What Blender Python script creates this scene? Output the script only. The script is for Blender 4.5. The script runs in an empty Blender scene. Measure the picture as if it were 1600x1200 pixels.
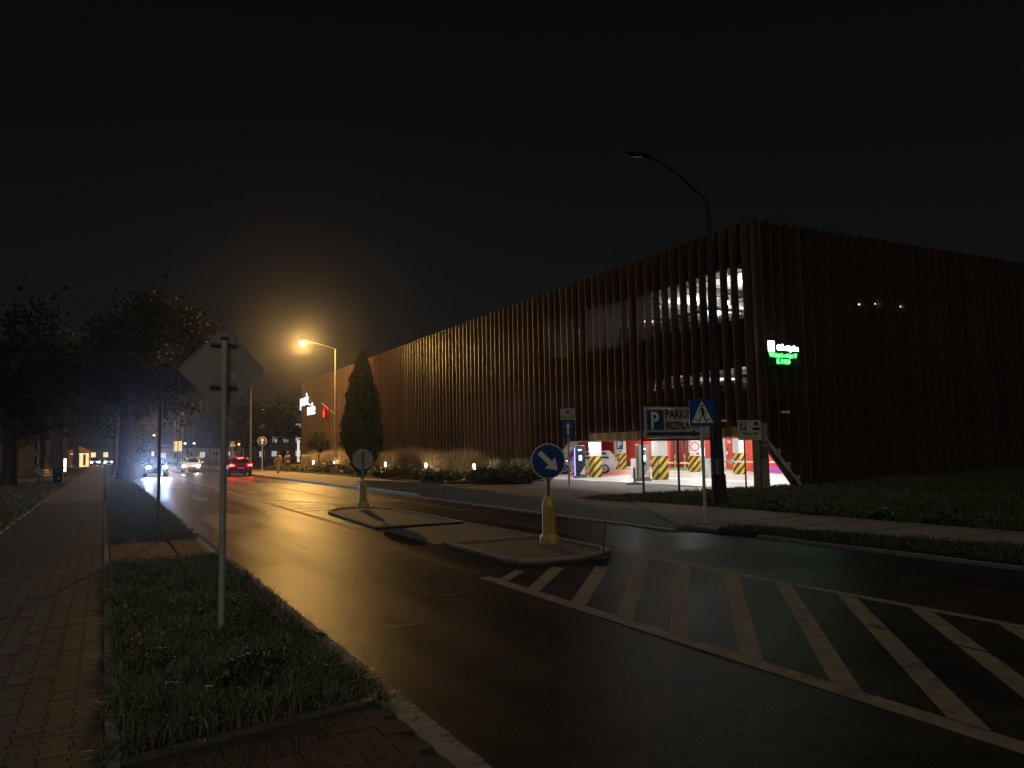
import bpy, math, random
import numpy as np
from mathutils import Matrix, Vector
R = math.radians
random.seed(7); rng = np.random.default_rng(7)
sc = bpy.context.scene
col = sc.collection

# ------------------------------------------------------------------ camera, world, light, exposure
cam = bpy.data.cameras.new('camera'); cam_o = bpy.data.objects.new('camera', cam); col.objects.link(cam_o)
cam.sensor_width = 36; cam.lens = 27.0; cam.clip_start = .05; cam.clip_end = 2000
ax_r = Vector((.88360607, -.46782781, -.01942822)); ax_f = Vector((.46771563, .87992692, .08349071)); ax_u = Vector((-.02196386, -.08285979, .99631915))
m = Matrix.Identity(4)
for i in range(3):
    m[i][0], m[i][1], m[i][2] = ax_r[i], ax_u[i], -ax_f[i]
m[2][3] = 1.8
cam_o.matrix_world = m
sc.camera = cam_o

w = bpy.data.worlds.new('World'); sc.world = w; w.use_nodes = True
wn = w.node_tree; bg = wn.nodes['Background']
sky = wn.nodes.new('ShaderNodeTexSky'); sky.sky_type = 'NISHITA'; sky.sun_disc = False
SUN_AZ, SUN_EL = 206.0, 40.0            # compass azimuth of the faint warm town glow behind the photographer
sky.sun_elevation = R(SUN_EL); sky.sun_rotation = R(SUN_AZ)
hsw = wn.nodes.new('ShaderNodeHueSaturation'); hsw.inputs['Saturation'].default_value = .45
wn.links.new(sky.outputs[0], hsw.inputs['Color']); wn.links.new(hsw.outputs[0], bg.inputs[0]); bg.inputs[1].default_value = .0011

sl = bpy.data.lights.new('sun', 'SUN'); so = bpy.data.objects.new('sun', sl); col.objects.link(so)
sl.energy = .31; sl.angle = R(35); sl.color = (1, .88, .72)
d = Vector((math.sin(R(SUN_AZ)) * math.cos(R(SUN_EL)), math.cos(R(SUN_AZ)) * math.cos(R(SUN_EL)), math.sin(R(SUN_EL))))
so.rotation_euler = d.to_track_quat('Z', 'Y').to_euler(); so.location = (0, -20, 30)

vs = sc.view_settings
vs.view_transform = 'Standard'; vs.look = 'None'; vs.exposure = 0; vs.gamma = 1; vs.use_curve_mapping = False
sc.cycles.use_denoising = True
sc.cycles.use_light_tree = True
sc.cycles.max_bounces = 6; sc.cycles.diffuse_bounces = 3; sc.cycles.glossy_bounces = 3; sc.cycles.transmission_bounces = 4
sc.cycles.transparent_max_bounces = 6; sc.cycles.volume_bounces = 0
sc.cycles.sample_clamp_indirect = 4; sc.cycles.caustics_reflective = False; sc.cycles.caustics_refractive = False

# ------------------------------------------------------------------ materials
MATS = {}
def mat(name, c, rough=.7, var=.25, scale=8., c2=None, bump=0., bscale=40., metal=0., spec=.5, island=0., stretch=None, emit=None, es=0., dirt=0.):
    if name in MATS: return MATS[name]
    M = bpy.data.materials.new(name); M.use_nodes = True; N = M.node_tree; L = N.links
    b = N.nodes['Principled BSDF']
    b.inputs['Roughness'].default_value = rough; b.inputs['Metallic'].default_value = metal
    b.inputs['Specular IOR Level'].default_value = spec
    tc = N.nodes.new('ShaderNodeTexCoord')
    src = tc.outputs['Object']
    if stretch:
        mp = N.nodes.new('ShaderNodeMapping'); mp.inputs['Scale'].default_value = stretch
        L.new(src, mp.inputs[0]); src = mp.outputs[0]
    nz = N.nodes.new('ShaderNodeTexNoise'); nz.inputs['Scale'].default_value = scale; nz.inputs['Detail'].default_value = 6; nz.inputs['Roughness'].default_value = .65
    L.new(src, nz.inputs['Vector'])
    mx = N.nodes.new('ShaderNodeMix'); mx.data_type = 'RGBA'
    lo = c2 if c2 else tuple(v * (1 - var) for v in c); hi = c if c2 else tuple(min(1, v * (1 + var)) for v in c)
    mx.inputs['A'].default_value = (*lo, 1); mx.inputs['B'].default_value = (*hi, 1)
    rp = N.nodes.new('ShaderNodeValToRGB'); rp.color_ramp.elements[0].position = .32; rp.color_ramp.elements[1].position = .68
    L.new(nz.outputs[0], rp.inputs[0]); L.new(rp.outputs[0], mx.inputs['Factor'])
    out = mx.outputs['Result']
    if island:
        ge = N.nodes.new('ShaderNodeNewGeometry'); ma = N.nodes.new('ShaderNodeMapRange')
        ma.inputs['To Min'].default_value = 1 - island; ma.inputs['To Max'].default_value = 1 + island
        L.new(ge.outputs['Random Per Island'], ma.inputs[0])
        hv = N.nodes.new('ShaderNodeHueSaturation'); L.new(ma.outputs[0], hv.inputs['Value']); L.new(out, hv.inputs['Color']); out = hv.outputs[0]
    if dirt:
        oi = N.nodes.new('ShaderNodeObjectInfo'); mr = N.nodes.new('ShaderNodeMapRange')
        mr.inputs['To Min'].default_value = 1 - dirt; mr.inputs['To Max'].default_value = 1 + dirt
        L.new(oi.outputs['Random'], mr.inputs[0])
        h2 = N.nodes.new('ShaderNodeHueSaturation'); L.new(mr.outputs[0], h2.inputs['Value']); L.new(out, h2.inputs['Color']); out = h2.outputs[0]
    L.new(out, b.inputs['Base Color'])
    if bump:
        n2 = N.nodes.new('ShaderNodeTexNoise'); n2.inputs['Scale'].default_value = bscale; n2.inputs['Detail'].default_value = 4
        L.new(src, n2.inputs['Vector'])
        bp = N.nodes.new('ShaderNodeBump'); bp.inputs['Strength'].default_value = bump; bp.inputs['Distance'].default_value = .01
        L.new(n2.outputs[0], bp.inputs['Height']); L.new(bp.outputs[0], b.inputs['Normal'])
    if emit:
        b.inputs['Emission Color'].default_value = (*emit, 1); b.inputs['Emission Strength'].default_value = es
    MATS[name] = M
    return M

def asphalt():
    M = mat('asphalt', (.040, .036, .032), .5, .35, 2.2, spec=.2)
    N = M.node_tree; L = N.links; b = N.nodes['Principled BSDF']
    tc = N.nodes.new('ShaderNodeTexCoord')
    # polished wheel tracks along the lanes and patchy gloss
    mp = N.nodes.new('ShaderNodeMapping'); mp.inputs['Scale'].default_value = (1.1, .05, 1); L.new(tc.outputs['Object'], mp.inputs[0])
    n1 = N.nodes.new('ShaderNodeTexNoise'); n1.inputs['Scale'].default_value = 1.0; n1.inputs['Detail'].default_value = 5; L.new(mp.outputs[0], n1.inputs['Vector'])
    r = N.nodes.new('ShaderNodeMapRange'); r.inputs['From Min'].default_value = .35; r.inputs['From Max'].default_value = .65
    r.inputs['To Min'].default_value = .34; r.inputs['To Max'].default_value = .52
    L.new(n1.outputs[0], r.inputs[0]); L.new(r.outputs[0], b.inputs['Roughness'])
    v = N.nodes.new('ShaderNodeTexVoronoi'); v.inputs['Scale'].default_value = 90; L.new(tc.outputs['Object'], v.inputs['Vector'])
    v2 = N.nodes.new('ShaderNodeTexVoronoi'); v2.inputs['Scale'].default_value = 55; L.new(tc.outputs['Object'], v2.inputs['Vector'])
    hs = N.nodes.new('ShaderNodeHueSaturation'); mr2 = N.nodes.new('ShaderNodeMapRange'); mr2.inputs['To Min'].default_value = .55; mr2.inputs['To Max'].default_value = 1.5
    sp = N.nodes.new('ShaderNodeSeparateColor'); L.new(v2.outputs['Color'], sp.inputs[0]); L.new(sp.outputs[0], mr2.inputs[0]); L.new(mr2.outputs[0], hs.inputs['Value'])
    L.new(b.inputs['Base Color'].links[0].from_socket, hs.inputs['Color']); L.new(hs.outputs[0], b.inputs['Base Color'])
    n3 = N.nodes.new('ShaderNodeTexNoise'); n3.inputs['Scale'].default_value = 25; n3.inputs['Detail'].default_value = 5; L.new(tc.outputs['Object'], n3.inputs['Vector'])
    ad = N.nodes.new('ShaderNodeMath'); ad.operation = 'ADD'; L.new(v.outputs['Distance'], ad.inputs[0]); L.new(n3.outputs[0], ad.inputs[1])
    bp = N.nodes.new('ShaderNodeBump'); bp.inputs['Strength'].default_value = .36; bp.inputs['Distance'].default_value = .005
    L.new(ad.outputs[0], bp.inputs['Height']); L.new(bp.outputs[0], b.inputs['Normal'])
    # coarse open texture: only part of the surface is polished
    df = N.nodes.new('ShaderNodeBsdfDiffuse'); L.new(hs.outputs[0], df.inputs['Color']); L.new(bp.outputs[0], df.inputs['Normal'])
    ms = N.nodes.new('ShaderNodeMixShader'); mo = N.nodes['Material Output']
    mr3 = N.nodes.new('ShaderNodeMapRange'); mr3.inputs['To Min'].default_value = .62; mr3.inputs['To Max'].default_value = .18
    mr3.inputs['From Min'].default_value = .35; mr3.inputs['From Max'].default_value = .65
    L.new(n1.outputs[0], mr3.inputs[0]); L.new(mr3.outputs[0], ms.inputs[0])
    L.new(b.outputs[0], ms.inputs[1]); L.new(df.outputs[0], ms.inputs[2]); L.new(ms.outputs[0], mo.inputs['Surface'])
    return M

def worn(name, c, keep=.5, scale=9., rough=.55, spec=.4):
    """road paint worn through to the asphalt"""
    M = mat(name, c, rough, .25, 5., spec=spec)
    N = M.node_tree; L = N.links; b = N.nodes['Principled BSDF']
    tc = N.nodes.new('ShaderNodeTexCoord')
    n1 = N.nodes.new('ShaderNodeTexNoise'); n1.inputs['Scale'].default_value = scale; n1.inputs['Detail'].default_value = 10; n1.inputs['Roughness'].default_value = .8
    L.new(tc.outputs['Object'], n1.inputs['Vector'])
    rp = N.nodes.new('ShaderNodeValToRGB'); rp.color_ramp.elements[0].position = .5 - .08 + (.5 - keep) * .3; rp.color_ramp.elements[1].position = .5 + .08 + (.5 - keep) * .3
    L.new(n1.outputs[0], rp.inputs[0])
    mx = N.nodes.new('ShaderNodeMix'); mx.data_type = 'RGBA'; mx.inputs['A'].default_value = (.04, .035, .03, 1)
    old = b.inputs['Base Color'].links[0].from_socket
    L.new(rp.outputs[0], mx.inputs['Factor']); L.new(old, mx.inputs['B']); L.new(mx.outputs['Result'], b.inputs['Base Color'])
    bp = N.nodes.new('ShaderNodeBump'); bp.inputs['Strength'].default_value = .4; bp.inputs['Distance'].default_value = .005
    n3 = N.nodes.new('ShaderNodeTexNoise'); n3.inputs['Scale'].default_value = 70; L.new(tc.outputs['Object'], n3.inputs['Vector'])
    L.new(n3.outputs[0], bp.inputs['Height']); L.new(bp.outputs[0], b.inputs['Normal'])
    return M

def brickfield(name, c, mortar, bw, bh, rough=.75):
    """paving too far away to tell the pieces apart"""
    M = mat(name, c, rough, .3, 3.)
    N = M.node_tree; L = N.links; b = N.nodes['Principled BSDF']
    tc = N.nodes.new('ShaderNodeTexCoord'); br = N.nodes.new('ShaderNodeTexBrick')
    br.inputs['Scale'].default_value = 1; br.inputs['Brick Width'].default_value = bw; br.inputs['Row Height'].default_value = bh
    br.inputs['Mortar Size'].default_value = .007; br.inputs['Mortar'].default_value = (*mortar, 1)
    br.inputs['Color1'].default_value = (*[v * .85 for v in c], 1); br.inputs['Color2'].default_value = (*[v * 1.15 for v in c], 1)
    L.new(tc.outputs['Object'], br.inputs['Vector'])
    old = b.inputs['Base Color'].links[0].from_socket
    mx = N.nodes.new('ShaderNodeMix'); mx.data_type = 'RGBA'; mx.inputs['Factor'].default_value = .6
    L.new(old, mx.inputs['A']); L.new(br.outputs['Color'], mx.inputs['B']); L.new(mx.outputs['Result'], b.inputs['Base Color'])
    bp = N.nodes.new('ShaderNodeBump'); bp.inputs['Strength'].default_value = .6; bp.inputs['Distance'].default_value = .01; bp.invert = True
    L.new(br.outputs['Fac'], bp.inputs['Height']); L.new(bp.outputs[0], b.inputs['Normal'])
    return M

def emis(name, c, s): return mat(name, (.8, .8, .8), .5, .05, 5, emit=c, es=s)

A_ROAD = asphalt()
PAINT = worn('road_paint', (.27, .23, .175), .85, 4., .65, .3)
PAINT_W = worn('worn_paint', (.06, .054, .047), .25, 7., .52, .2)
CONC = mat('concrete', (.24, .22, .2), .8, .25, 6, bump=.3, bscale=60, dirt=.12)
CONC_P = mat('pale_concrete', (.42, .41, .38), .75, .12, 3, bump=.15, bscale=30)
KERB = mat('kerb_concrete', (.27, .25, .23), .8, .3, 5, bump=.4, bscale=70, dirt=.15)
PAVE = mat('paving_block', (.115, .107, .104), .55, .25, 12, bump=.5, bscale=90, dirt=.10)
PAVE_R = mat('red_paving_block', (.15, .085, .065), .75, .25, 12, bump=.4, bscale=90, dirt=.2)
PAVE_J = mat('joint_sand', (.05, .045, .04), .95, .3, 30, bump=.4, bscale=120)
PAVE_FAR = brickfield('far_paving', (.115, .107, .104), (.05, .045, .04), .165, .2, .5)
DRIVE = brickfield('drive_paving', (.16, .145, .13), (.06, .055, .05), .2, .1)
SIDE2 = brickfield('side_paving', (.2, .17, .14), (.08, .07, .06), .35, .35)
SOIL = mat('soil', (.03, .027, .016), .95, .4, 9, bump=.6, bscale=30)
LAWN = mat('lawn_ground', (.025, .032, .014), .95, .4, 6, bump=.8, bscale=50)
GRASS = mat('grass_blade', (.155, .175, .11), .5, .3, 4, island=.5)
LEAFW = mat('weed_leaf', (.055, .10, .035), .5, .3, 8, island=.45)
RUST = mat('rust_red_metal', (.080, .046, .037), .45, .18, 2., metal=0., stretch=(1, 1, .25), dirt=.28)
RUST_D = mat('rust_red_panel', (.074, .043, .035), .55, .2, 1.2)
DARKM = mat('dark_metal', (.03, .03, .032), .45, .2, 6)
STEEL = mat('galvanised_steel', (.5, .48, .46), .42, .18, 14, metal=.1, bump=.05, bscale=60)
STEEL_D = mat('weathered_steel', (.16, .15, .14), .5, .2, 10, metal=.4)
ALU = mat('aluminium_back', (.38, .355, .34), .5, .12, 5)
SIGNW = mat('sign_white', (.78, .77, .72), .35, .06, 6)
SIGNB = mat('sign_blue', (.02, .07, .24), .35, .1, 6)
SIGNK = mat('sign_black', (.012, .012, .013), .5, .1, 6)
SIGNR = mat('sign_red', (.5, .03, .025), .4, .1, 6)
NAVY = mat('banner_navy', (.025, .05, .10), .5, .1, 6)
TEXTBR = mat('brown_red_print', (.16, .03, .025), .5, .1, 6)
YEL = mat('yellow_plastic', (.50, .35, .10), .55, .35, 7, bump=.05, bscale=50)
YELP = mat('hazard_yellow', (.72, .52, .03), .5, .1, 5)
BLKP = mat('hazard_black', (.03, .03, .03), .55, .15, 5)
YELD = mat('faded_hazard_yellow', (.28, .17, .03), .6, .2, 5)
RED_W = mat('red_wall_paint', (.62, .052, .028), .55, .08, 1.5)
RED_D = mat('dark_red_panel', (.2, .02, .014), .5, .12, 3)
MAG = mat('magenta_wall_paint', (.50, .07, .46), .55, .06, 2)
FLOORG = mat('garage_floor', (.42, .41, .385), .55, .1, 1.2)
GREENF = mat('green_floor_paint', (.14, .28, .12), .5, .15, 3)
REDF = mat('red_floor_paint', (.55, .16, .13), .5, .15, 3)
WHITEW = mat('white_wall', (.74, .73, .70), .6, .05, 3)
CEIL = mat('grey_ceiling', (.48, .48, .47), .8, .1, 2)
TUBE = emis('fluorescent_tube', (1, .98, .94), 200)
TUBE_D = emis('dim_tube', (1, .97, .93), 55)
TUBE_G = emis('hall_tube', (1, .97, .92), 125)
SODIUM = emis('sodium_lens', (1, .6, .09), 14)
LEDW = emis('led_white', (.85, .93, 1), 28)
LEDG = emis('led_green', (.018, .95, .045), 16)
LOGO = emis('logo_light', (.66, .82, 1), 1.5)
BLUEL = emis('blue_led_strip', (.06, .08, 1), 9)
SCREEN = emis('terminal_screen', (.45, .65, 1), 3)
GARD = emis('garden_lamp_glass', (1, .88, .66), 6)
HEADL = emis('headlight_glass', (.45, .68, 1), 420)
HEADW = emis('far_headlight_glass', (1, .95, .85), 350)
TAIL = emis('tail_light_glass', (1, .004, .003), 220)
WARMGLOW = emis('window_wall_glow', (1, .74, .36), 1.1)  # house windows, and the glow put into the shelter's back wall
WINPALE = emis('pale_lit_window', (.95, .97, .8), .5)
AMBER = emis('amber_signal', (1, .30, .04), 5)
BARK = mat('bark', (.055, .045, .035), .9, .4, 7, bump=.9, bscale=14, stretch=(1, 1, .3))
LEAF = mat('tree_leaf', (.02, .028, .011), .75, .3, 3, island=.45, spec=.15)
THUJA = mat('thuja_spray', (.040, .058, .020), .6, .3, 3, island=.5)
SHRUB = mat('shrub_leaf', (.08, .10, .045), .5, .3, 4, island=.5)
ROSE = mat('rose_petal', (.32, .05, .08), .6, .3, 5, island=.4)
STRAW = mat('straw_blade', (.34, .25, .13), .6, .25, 4, island=.4)
GREENB = mat('green_reed', (.09, .13, .045), .5, .25, 4, island=.4)
GLASS = mat('car_glass', (.012, .013, .015), .08, .1, 4)
RUBBER = mat('tyre_rubber', (.02, .02, .02), .8, .2, 20)
RIM = mat('alloy_rim', (.45, .45, .46), .35, .1, 10, metal=.6)
PLATE = mat('number_plate', (.7, .66, .4), .5, .05, 5)
SKIN = mat('skin', (.45, .28, .2), .55, .08, 9)
HAIR = mat('dark_hair', (.025, .018, .014), .6, .2, 30)
STUCCO = mat('pale_stucco', (.4, .38, .33), .8, .12, 1)
DARKB = mat('dark_plaster', (.08, .075, .07), .85, .2, 1)
ROOFM = mat('dark_roof', (.05, .04, .036), .8, .2, 3)
WOODY = mat('yellow_wood', (.5, .28, .05), .6, .2, 5)
FLAGR = mat('red_flag_cloth', (.5, .03, .035), .7, .15, 4)

# ------------------------------------------------------------------ mesh helpers
class MB:
    def __init__(s): s.v = []; s.f = []; s.mi = []; s.m = 0
    def add(s, vs, fs):
        n = len(s.v); s.v += [tuple(p) for p in vs]
        for f in fs: s.f.append(tuple(i + n for i in f)); s.mi.append(s.m)
        return s
    def box(s, x0, x1, y0, y1, z0, z1):
        return s.add([(x0, y0, z0), (x1, y0, z0), (x1, y1, z0), (x0, y1, z0), (x0, y0, z1), (x1, y0, z1), (x1, y1, z1), (x0, y1, z1)],
                     [(0, 3, 2, 1), (4, 5, 6, 7), (0, 1, 5, 4), (1, 2, 6, 5), (2, 3, 7, 6), (3, 0, 4, 7)])
    def ext(s, pts, vec):
        n = len(pts); vec = Vector(vec); q = [Vector(p) for p in pts]
        fs = [tuple(range(n - 1, -1, -1)), tuple(range(n, 2 * n))] + [(i, (i + 1) % n, (i + 1) % n + n, i + n) for i in range(n)]
        return s.add(q + [p + vec for p in q], fs)
    def prism(s, pts, z0, z1): return s.ext([(x, y, z0) for x, y in pts], (0, 0, z1 - z0))
    def tube(s, p, q, r0, r1=None, n=10, caps=True):
        r1 = r0 if r1 is None else r1
        p, q = Vector(p), Vector(q); a = (q - p).normalized(); u = a.orthogonal().normalized(); t = a.cross(u)
        vs = []
        for c, r in ((p, r0), (q, r1)):
            vs += [c + (u * math.cos(2 * math.pi * i / n) + t * math.sin(2 * math.pi * i / n)) * r for i in range(n)]
        fs = [(i, (i + 1) % n, (i + 1) % n + n, i + n) for i in range(n)]
        if caps: fs += [tuple(range(n - 1, -1, -1)), tuple(range(n, 2 * n))]
        return s.add(vs, fs)
    def path(s, pts, rs, n=8):
        for i in range(len(pts) - 1): s.tube(pts[i], pts[i + 1], rs[i], rs[i + 1], n)
        return s
    def lathe(s, prof, n=16, c=(0, 0, 0), axis='Z'):
        vs = []; k = len(prof)
        for r, z in prof:
            for i in range(n):
                a = 2 * math.pi * i / n; x, y = r * math.cos(a), r * math.sin(a)
                p = (x, y, z) if axis == 'Z' else ((z, x, y) if axis == 'X' else (x, z, y))
                vs.append((p[0] + c[0], p[1] + c[1], p[2] + c[2]))
        fs = [(j * n + i, j * n + (i + 1) % n, (j + 1) * n + (i + 1) % n, (j + 1) * n + i) for j in range(k - 1) for i in range(n)]
        fs += [tuple(range(n - 1, -1, -1)), tuple((k - 1) * n + i for i in range(n))]
        return s.add(vs, fs)
    def ball(s, c, r, nu=12, nv=8):
        rx, ry, rz = r if isinstance(r, tuple) else (r, r, r)
        vs = [(c[0], c[1], c[2] - rz)]
        for j in range(1, nv):
            t = math.pi * j / nv - math.pi / 2
            for i in range(nu):
                a = 2 * math.pi * i / nu
                vs.append((c[0] + rx * math.cos(t) * math.cos(a), c[1] + ry * math.cos(t) * math.sin(a), c[2] + rz * math.sin(t)))
        vs.append((c[0], c[1], c[2] + rz)); e = len(vs) - 1
        fs = [(0, 1 + (i + 1) % nu, 1 + i) for i in range(nu)]
        for j in range(nv - 2):
            for i in range(nu):
                a = 1 + j * nu + i; b = 1 + j * nu + (i + 1) % nu
                fs.append((a, b, b + nu, a + nu))
        fs += [(e, e - nu + i, e - nu + (i + 1) % nu) for i in range(nu)]
        return s.add(vs, fs)
    def loft(s, rings, closed=True):
        n = len(rings[0]); vs = [p for r in rings for p in r]
        fs = [(j * n + i, j * n + (i + 1) % n, (j + 1) * n + (i + 1) % n, (j + 1) * n + i) for j in range(len(rings) - 1) for i in range(n)]
        fs += [tuple(range(n - 1, -1, -1)), tuple((len(rings) - 1) * n + i for i in range(n))]
        return s.add(vs, fs)
    def mesh(s, name, mats, smooth=False, off=(0, 0, 0)):
        me = bpy.data.meshes.new(name)
        me.from_pydata([(p[0] - off[0], p[1] - off[1], p[2] - off[2]) for p in s.v], [], s.f)
        for M in (mats if isinstance(mats, (list, tuple)) else [mats]): me.materials.append(M)
        if isinstance(mats, (list, tuple)): me.polygons.foreach_set('material_index', s.mi)
        if smooth:
            me.polygons.foreach_set('use_smooth', [True] * len(me.polygons))
            try: me.set_sharp_from_angle(angle=R(40))
            except Exception: pass
        me.update(); return me
    def build(s, name, mats, parent=None, smooth=False, bevel=0, off=None):
        o = (0, 0, 0)
        if off is not None: o = off
        elif parent is not None and parent.get('wc'): o = parent['wc']
        ob = link(name, s.mesh(name, mats, smooth, o), parent, bevel=bevel)
        if parent is not None and tuple(o) != (0, 0, 0): ob['wc'] = list(o)
        return ob

def link(name, me, parent=None, loc=None, rot=None, bevel=0):
    o = bpy.data.objects.new(name, me); col.objects.link(o)
    if parent is not None: o.parent = parent
    if loc is not None: o.location = loc
    if rot is not None: o.rotation_euler = rot
    if bevel:
        b = o.modifiers.new('bevel', 'BEVEL'); b.width = bevel; b.segments = 2; b.limit_method = 'ANGLE'; b.angle_limit = R(35)
    return o

def tag(o, label, cat, group=None):
    o['label'] = label; o['category'] = cat
    if group: o['group'] = group
    return o
def thing(name, label, cat, loc=(0, 0, 0), rz=0., group=None, world_coords=False):
    o = bpy.data.objects.new(name, None); col.objects.link(o); o.empty_display_size = .2
    o.location = loc; o.rotation_euler = (0, 0, rz)
    if world_coords: o['wc'] = list(loc)
    return tag(o, label, cat, group)
def struct(o): o['kind'] = 'structure'; return o
def stuff(o): o['kind'] = 'stuff'; return o
def copy_tree(o, parent=None):
    c = o.copy(); col.objects.link(c)
    if parent is not None: c.parent = parent
    for ch in list(o.children): copy_tree(ch, c)
    return c
ORD = ['first', 'second', 'third', 'fourth', 'fifth', 'sixth', 'seventh', 'eighth', 'ninth', 'tenth', 'eleventh', 'twelfth', 'thirteenth', 'fourteenth', 'fifteenth', 'sixteenth',
       'seventeenth', 'eighteenth', 'nineteenth', 'twentieth', 'twenty-first', 'twenty-second', 'twenty-third', 'twenty-fourth', 'twenty-fifth', 'twenty-sixth', 'twenty-seventh', 'twenty-eighth']

def np_mesh(name, V, F, M, smooth=False):
    """V (n,3), F (k,4) or (k,3) index arrays"""
    me = bpy.data.meshes.new(name)
    F = [f for f in (F if isinstance(F, list) else [F]) if len(f)]
    me.vertices.add(len(V)); me.vertices.foreach_set('co', np.ascontiguousarray(V, dtype=np.float32).ravel())
    tot = np.concatenate([np.full(len(f), f.shape[1]) for f in F]); idx = np.concatenate([f.ravel() for f in F])
    me.loops.add(len(idx)); me.loops.foreach_set('vertex_index', idx.astype(np.int32))
    me.polygons.add(len(tot)); st = np.zeros(len(tot), np.int32); st[1:] = np.cumsum(tot)[:-1]
    me.polygons.foreach_set('loop_start', st); me.polygons.foreach_set('loop_total', tot.astype(np.int32))
    me.update(calc_edges=True); me.materials.append(M)
    return me

def blades(P, h, wd, lean=.35, droop=.35):
    """grass blades: P (n,3) roots, h (n,), wd (n,)"""
    n = len(P); a = rng.uniform(0, 2 * np.pi, n); b = rng.uniform(0, 2 * np.pi, n)
    side = np.stack([np.cos(a), np.sin(a), np.zeros(n)], 1) * wd[:, None] * .5
    ln = rng.uniform(0, 1, n) * lean; dirv = np.stack([np.cos(b), np.sin(b), np.zeros(n)], 1)
    up = np.array([0, 0, 1.])
    mid = P + up * (h * .55)[:, None] + dirv * (h * ln * .4)[:, None]
    tip = P + up * (h * (1 - droop * ln))[:, None] + dirv * (h * ln * 1.3)[:, None]
    V = np.stack([P - side, P + side, mid + side * .8, mid - side * .8, tip], 1).reshape(-1, 3)
    i = np.arange(n)[:, None] * 5
    return V, [i + np.array([[0, 1, 2, 3]]), i + np.array([[3, 2, 4]])]

def leaves(P, size, asp=1.6, up=0., out=None):
    """quad leaves at P, random facing; up biases the long axis upwards"""
    n = len(P); d1 = rng.normal(size=(n, 3)); d1[:, 2] += up * 2
    d1 /= np.linalg.norm(d1, axis=1)[:, None]
    d2 = rng.normal(size=(n, 3)); d2 -= d1 * (d1 * d2).sum(1)[:, None]; d2 /= np.linalg.norm(d2, axis=1)[:, None]
    s = size * rng.uniform(.6, 1.3, n)
    a = d1 * (s * asp * .5)[:, None]; b = d2 * (s * .5)[:, None]
    V = np.stack([P - a, P + b * .9 - a * .1, P + a, P - b * .9 - a * .1], 1).reshape(-1, 3)
    return V, np.arange(n)[:, None] * 4 + np.array([[0, 1, 2, 3]])

FONT = {}
def text(body, size, M, parent, loc, rot=(R(90), 0, 0), ext=.002, name='lettering', align='LEFT', sx=1., bold=0., spacing=1.):
    cu = bpy.data.curves.new('t', 'FONT'); cu.body = body; cu.size = size; cu.extrude = ext; cu.align_x = align; cu.offset = bold; cu.space_character = spacing
    cu.resolution_u = 3
    t = bpy.data.objects.new('t', cu); col.objects.link(t)
    dg = bpy.context.evaluated_depsgraph_get(); dg.update()
    me = bpy.data.meshes.new_from_object(t.evaluated_get(dg))
    bpy.data.objects.remove(t); bpy.data.curves.remove(cu)
    me.name = name; me.materials.clear(); me.materials.append(M)
    for v in me.vertices: v.co.x *= sx
    return link(name, me, parent, loc, rot)

def circle(r, n=32, c=(0, 0)): return [(c[0] + r * math.cos(2 * math.pi * i / n), c[1] + r * math.sin(2 * math.pi * i / n)) for i in range(n)]
def plate(pts, y0, y1):
    """flat plate in the XZ plane with thickness along Y"""
    return MB().ext([(x, y0, z) for x, z in pts], (0, y1 - y0, 0))
def rrect(x0, x1, z0, z1, r, n=5):
    P = []
    for cx, cz, a0 in ((x1 - r, z1 - r, 0), (x0 + r, z1 - r, 90), (x0 + r, z0 + r, 180), (x1 - r, z0 + r, 270)):
        P += [(cx + r * math.cos(R(a0 + 90 * i / n)), cz + r * math.sin(R(a0 + 90 * i / n))) for i in range(n + 1)]
    return P

# ------------------------------------------------------------------ the setting: ground, road, pavements
struct(MB().add([(-600, -60, -.04), (600, -60, -.04), (600, 1400, -.04), (-600, 1400, -.04)], [(0, 1, 2, 3)]).build('ground', SOIL))
road = struct(MB().add([(1.98, -20, 0), (11.1, -20, 0), (11.1, 11.2, 0), (10.66, 13.5, 0), (10.66, 600, 0), (1.98, 600, 0)], [(0, 1, 2, 3, 4, 5)]).build('road', A_ROAD))
def sheet(name, pts, M, z=.004, parent=road): return MB().add([(x, y, z) for x, y in pts], [tuple(range(len(pts)))]).build(name, M, parent)
def rect(x0, x1, y0, y1): return [(x0, y0), (x1, y0), (x1, y1), (x0, y1)]
# long lines
for (x0, x1, y0, y1, M) in ((4.68, 4.87, -3, 9.9, PAINT), (4.70, 4.87, 10.2, 13.6, PAINT_W), (5.16, 5.33, 17.8, 36, PAINT), (5.20, 5.36, 36.2, 84, PAINT), (7.74, 7.88, -3, 10.0, PAINT),
                            (7.88, 8.0, 13.9, 24.5, PAINT), (8.02, 8.14, 24.6, 44, PAINT), (10.40, 10.52, 15.5, 29, PAINT), (8.3, 8.42, 50, 70, PAINT)):
    sheet('painted_line', rect(x0, x1, y0, y1), M)
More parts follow.
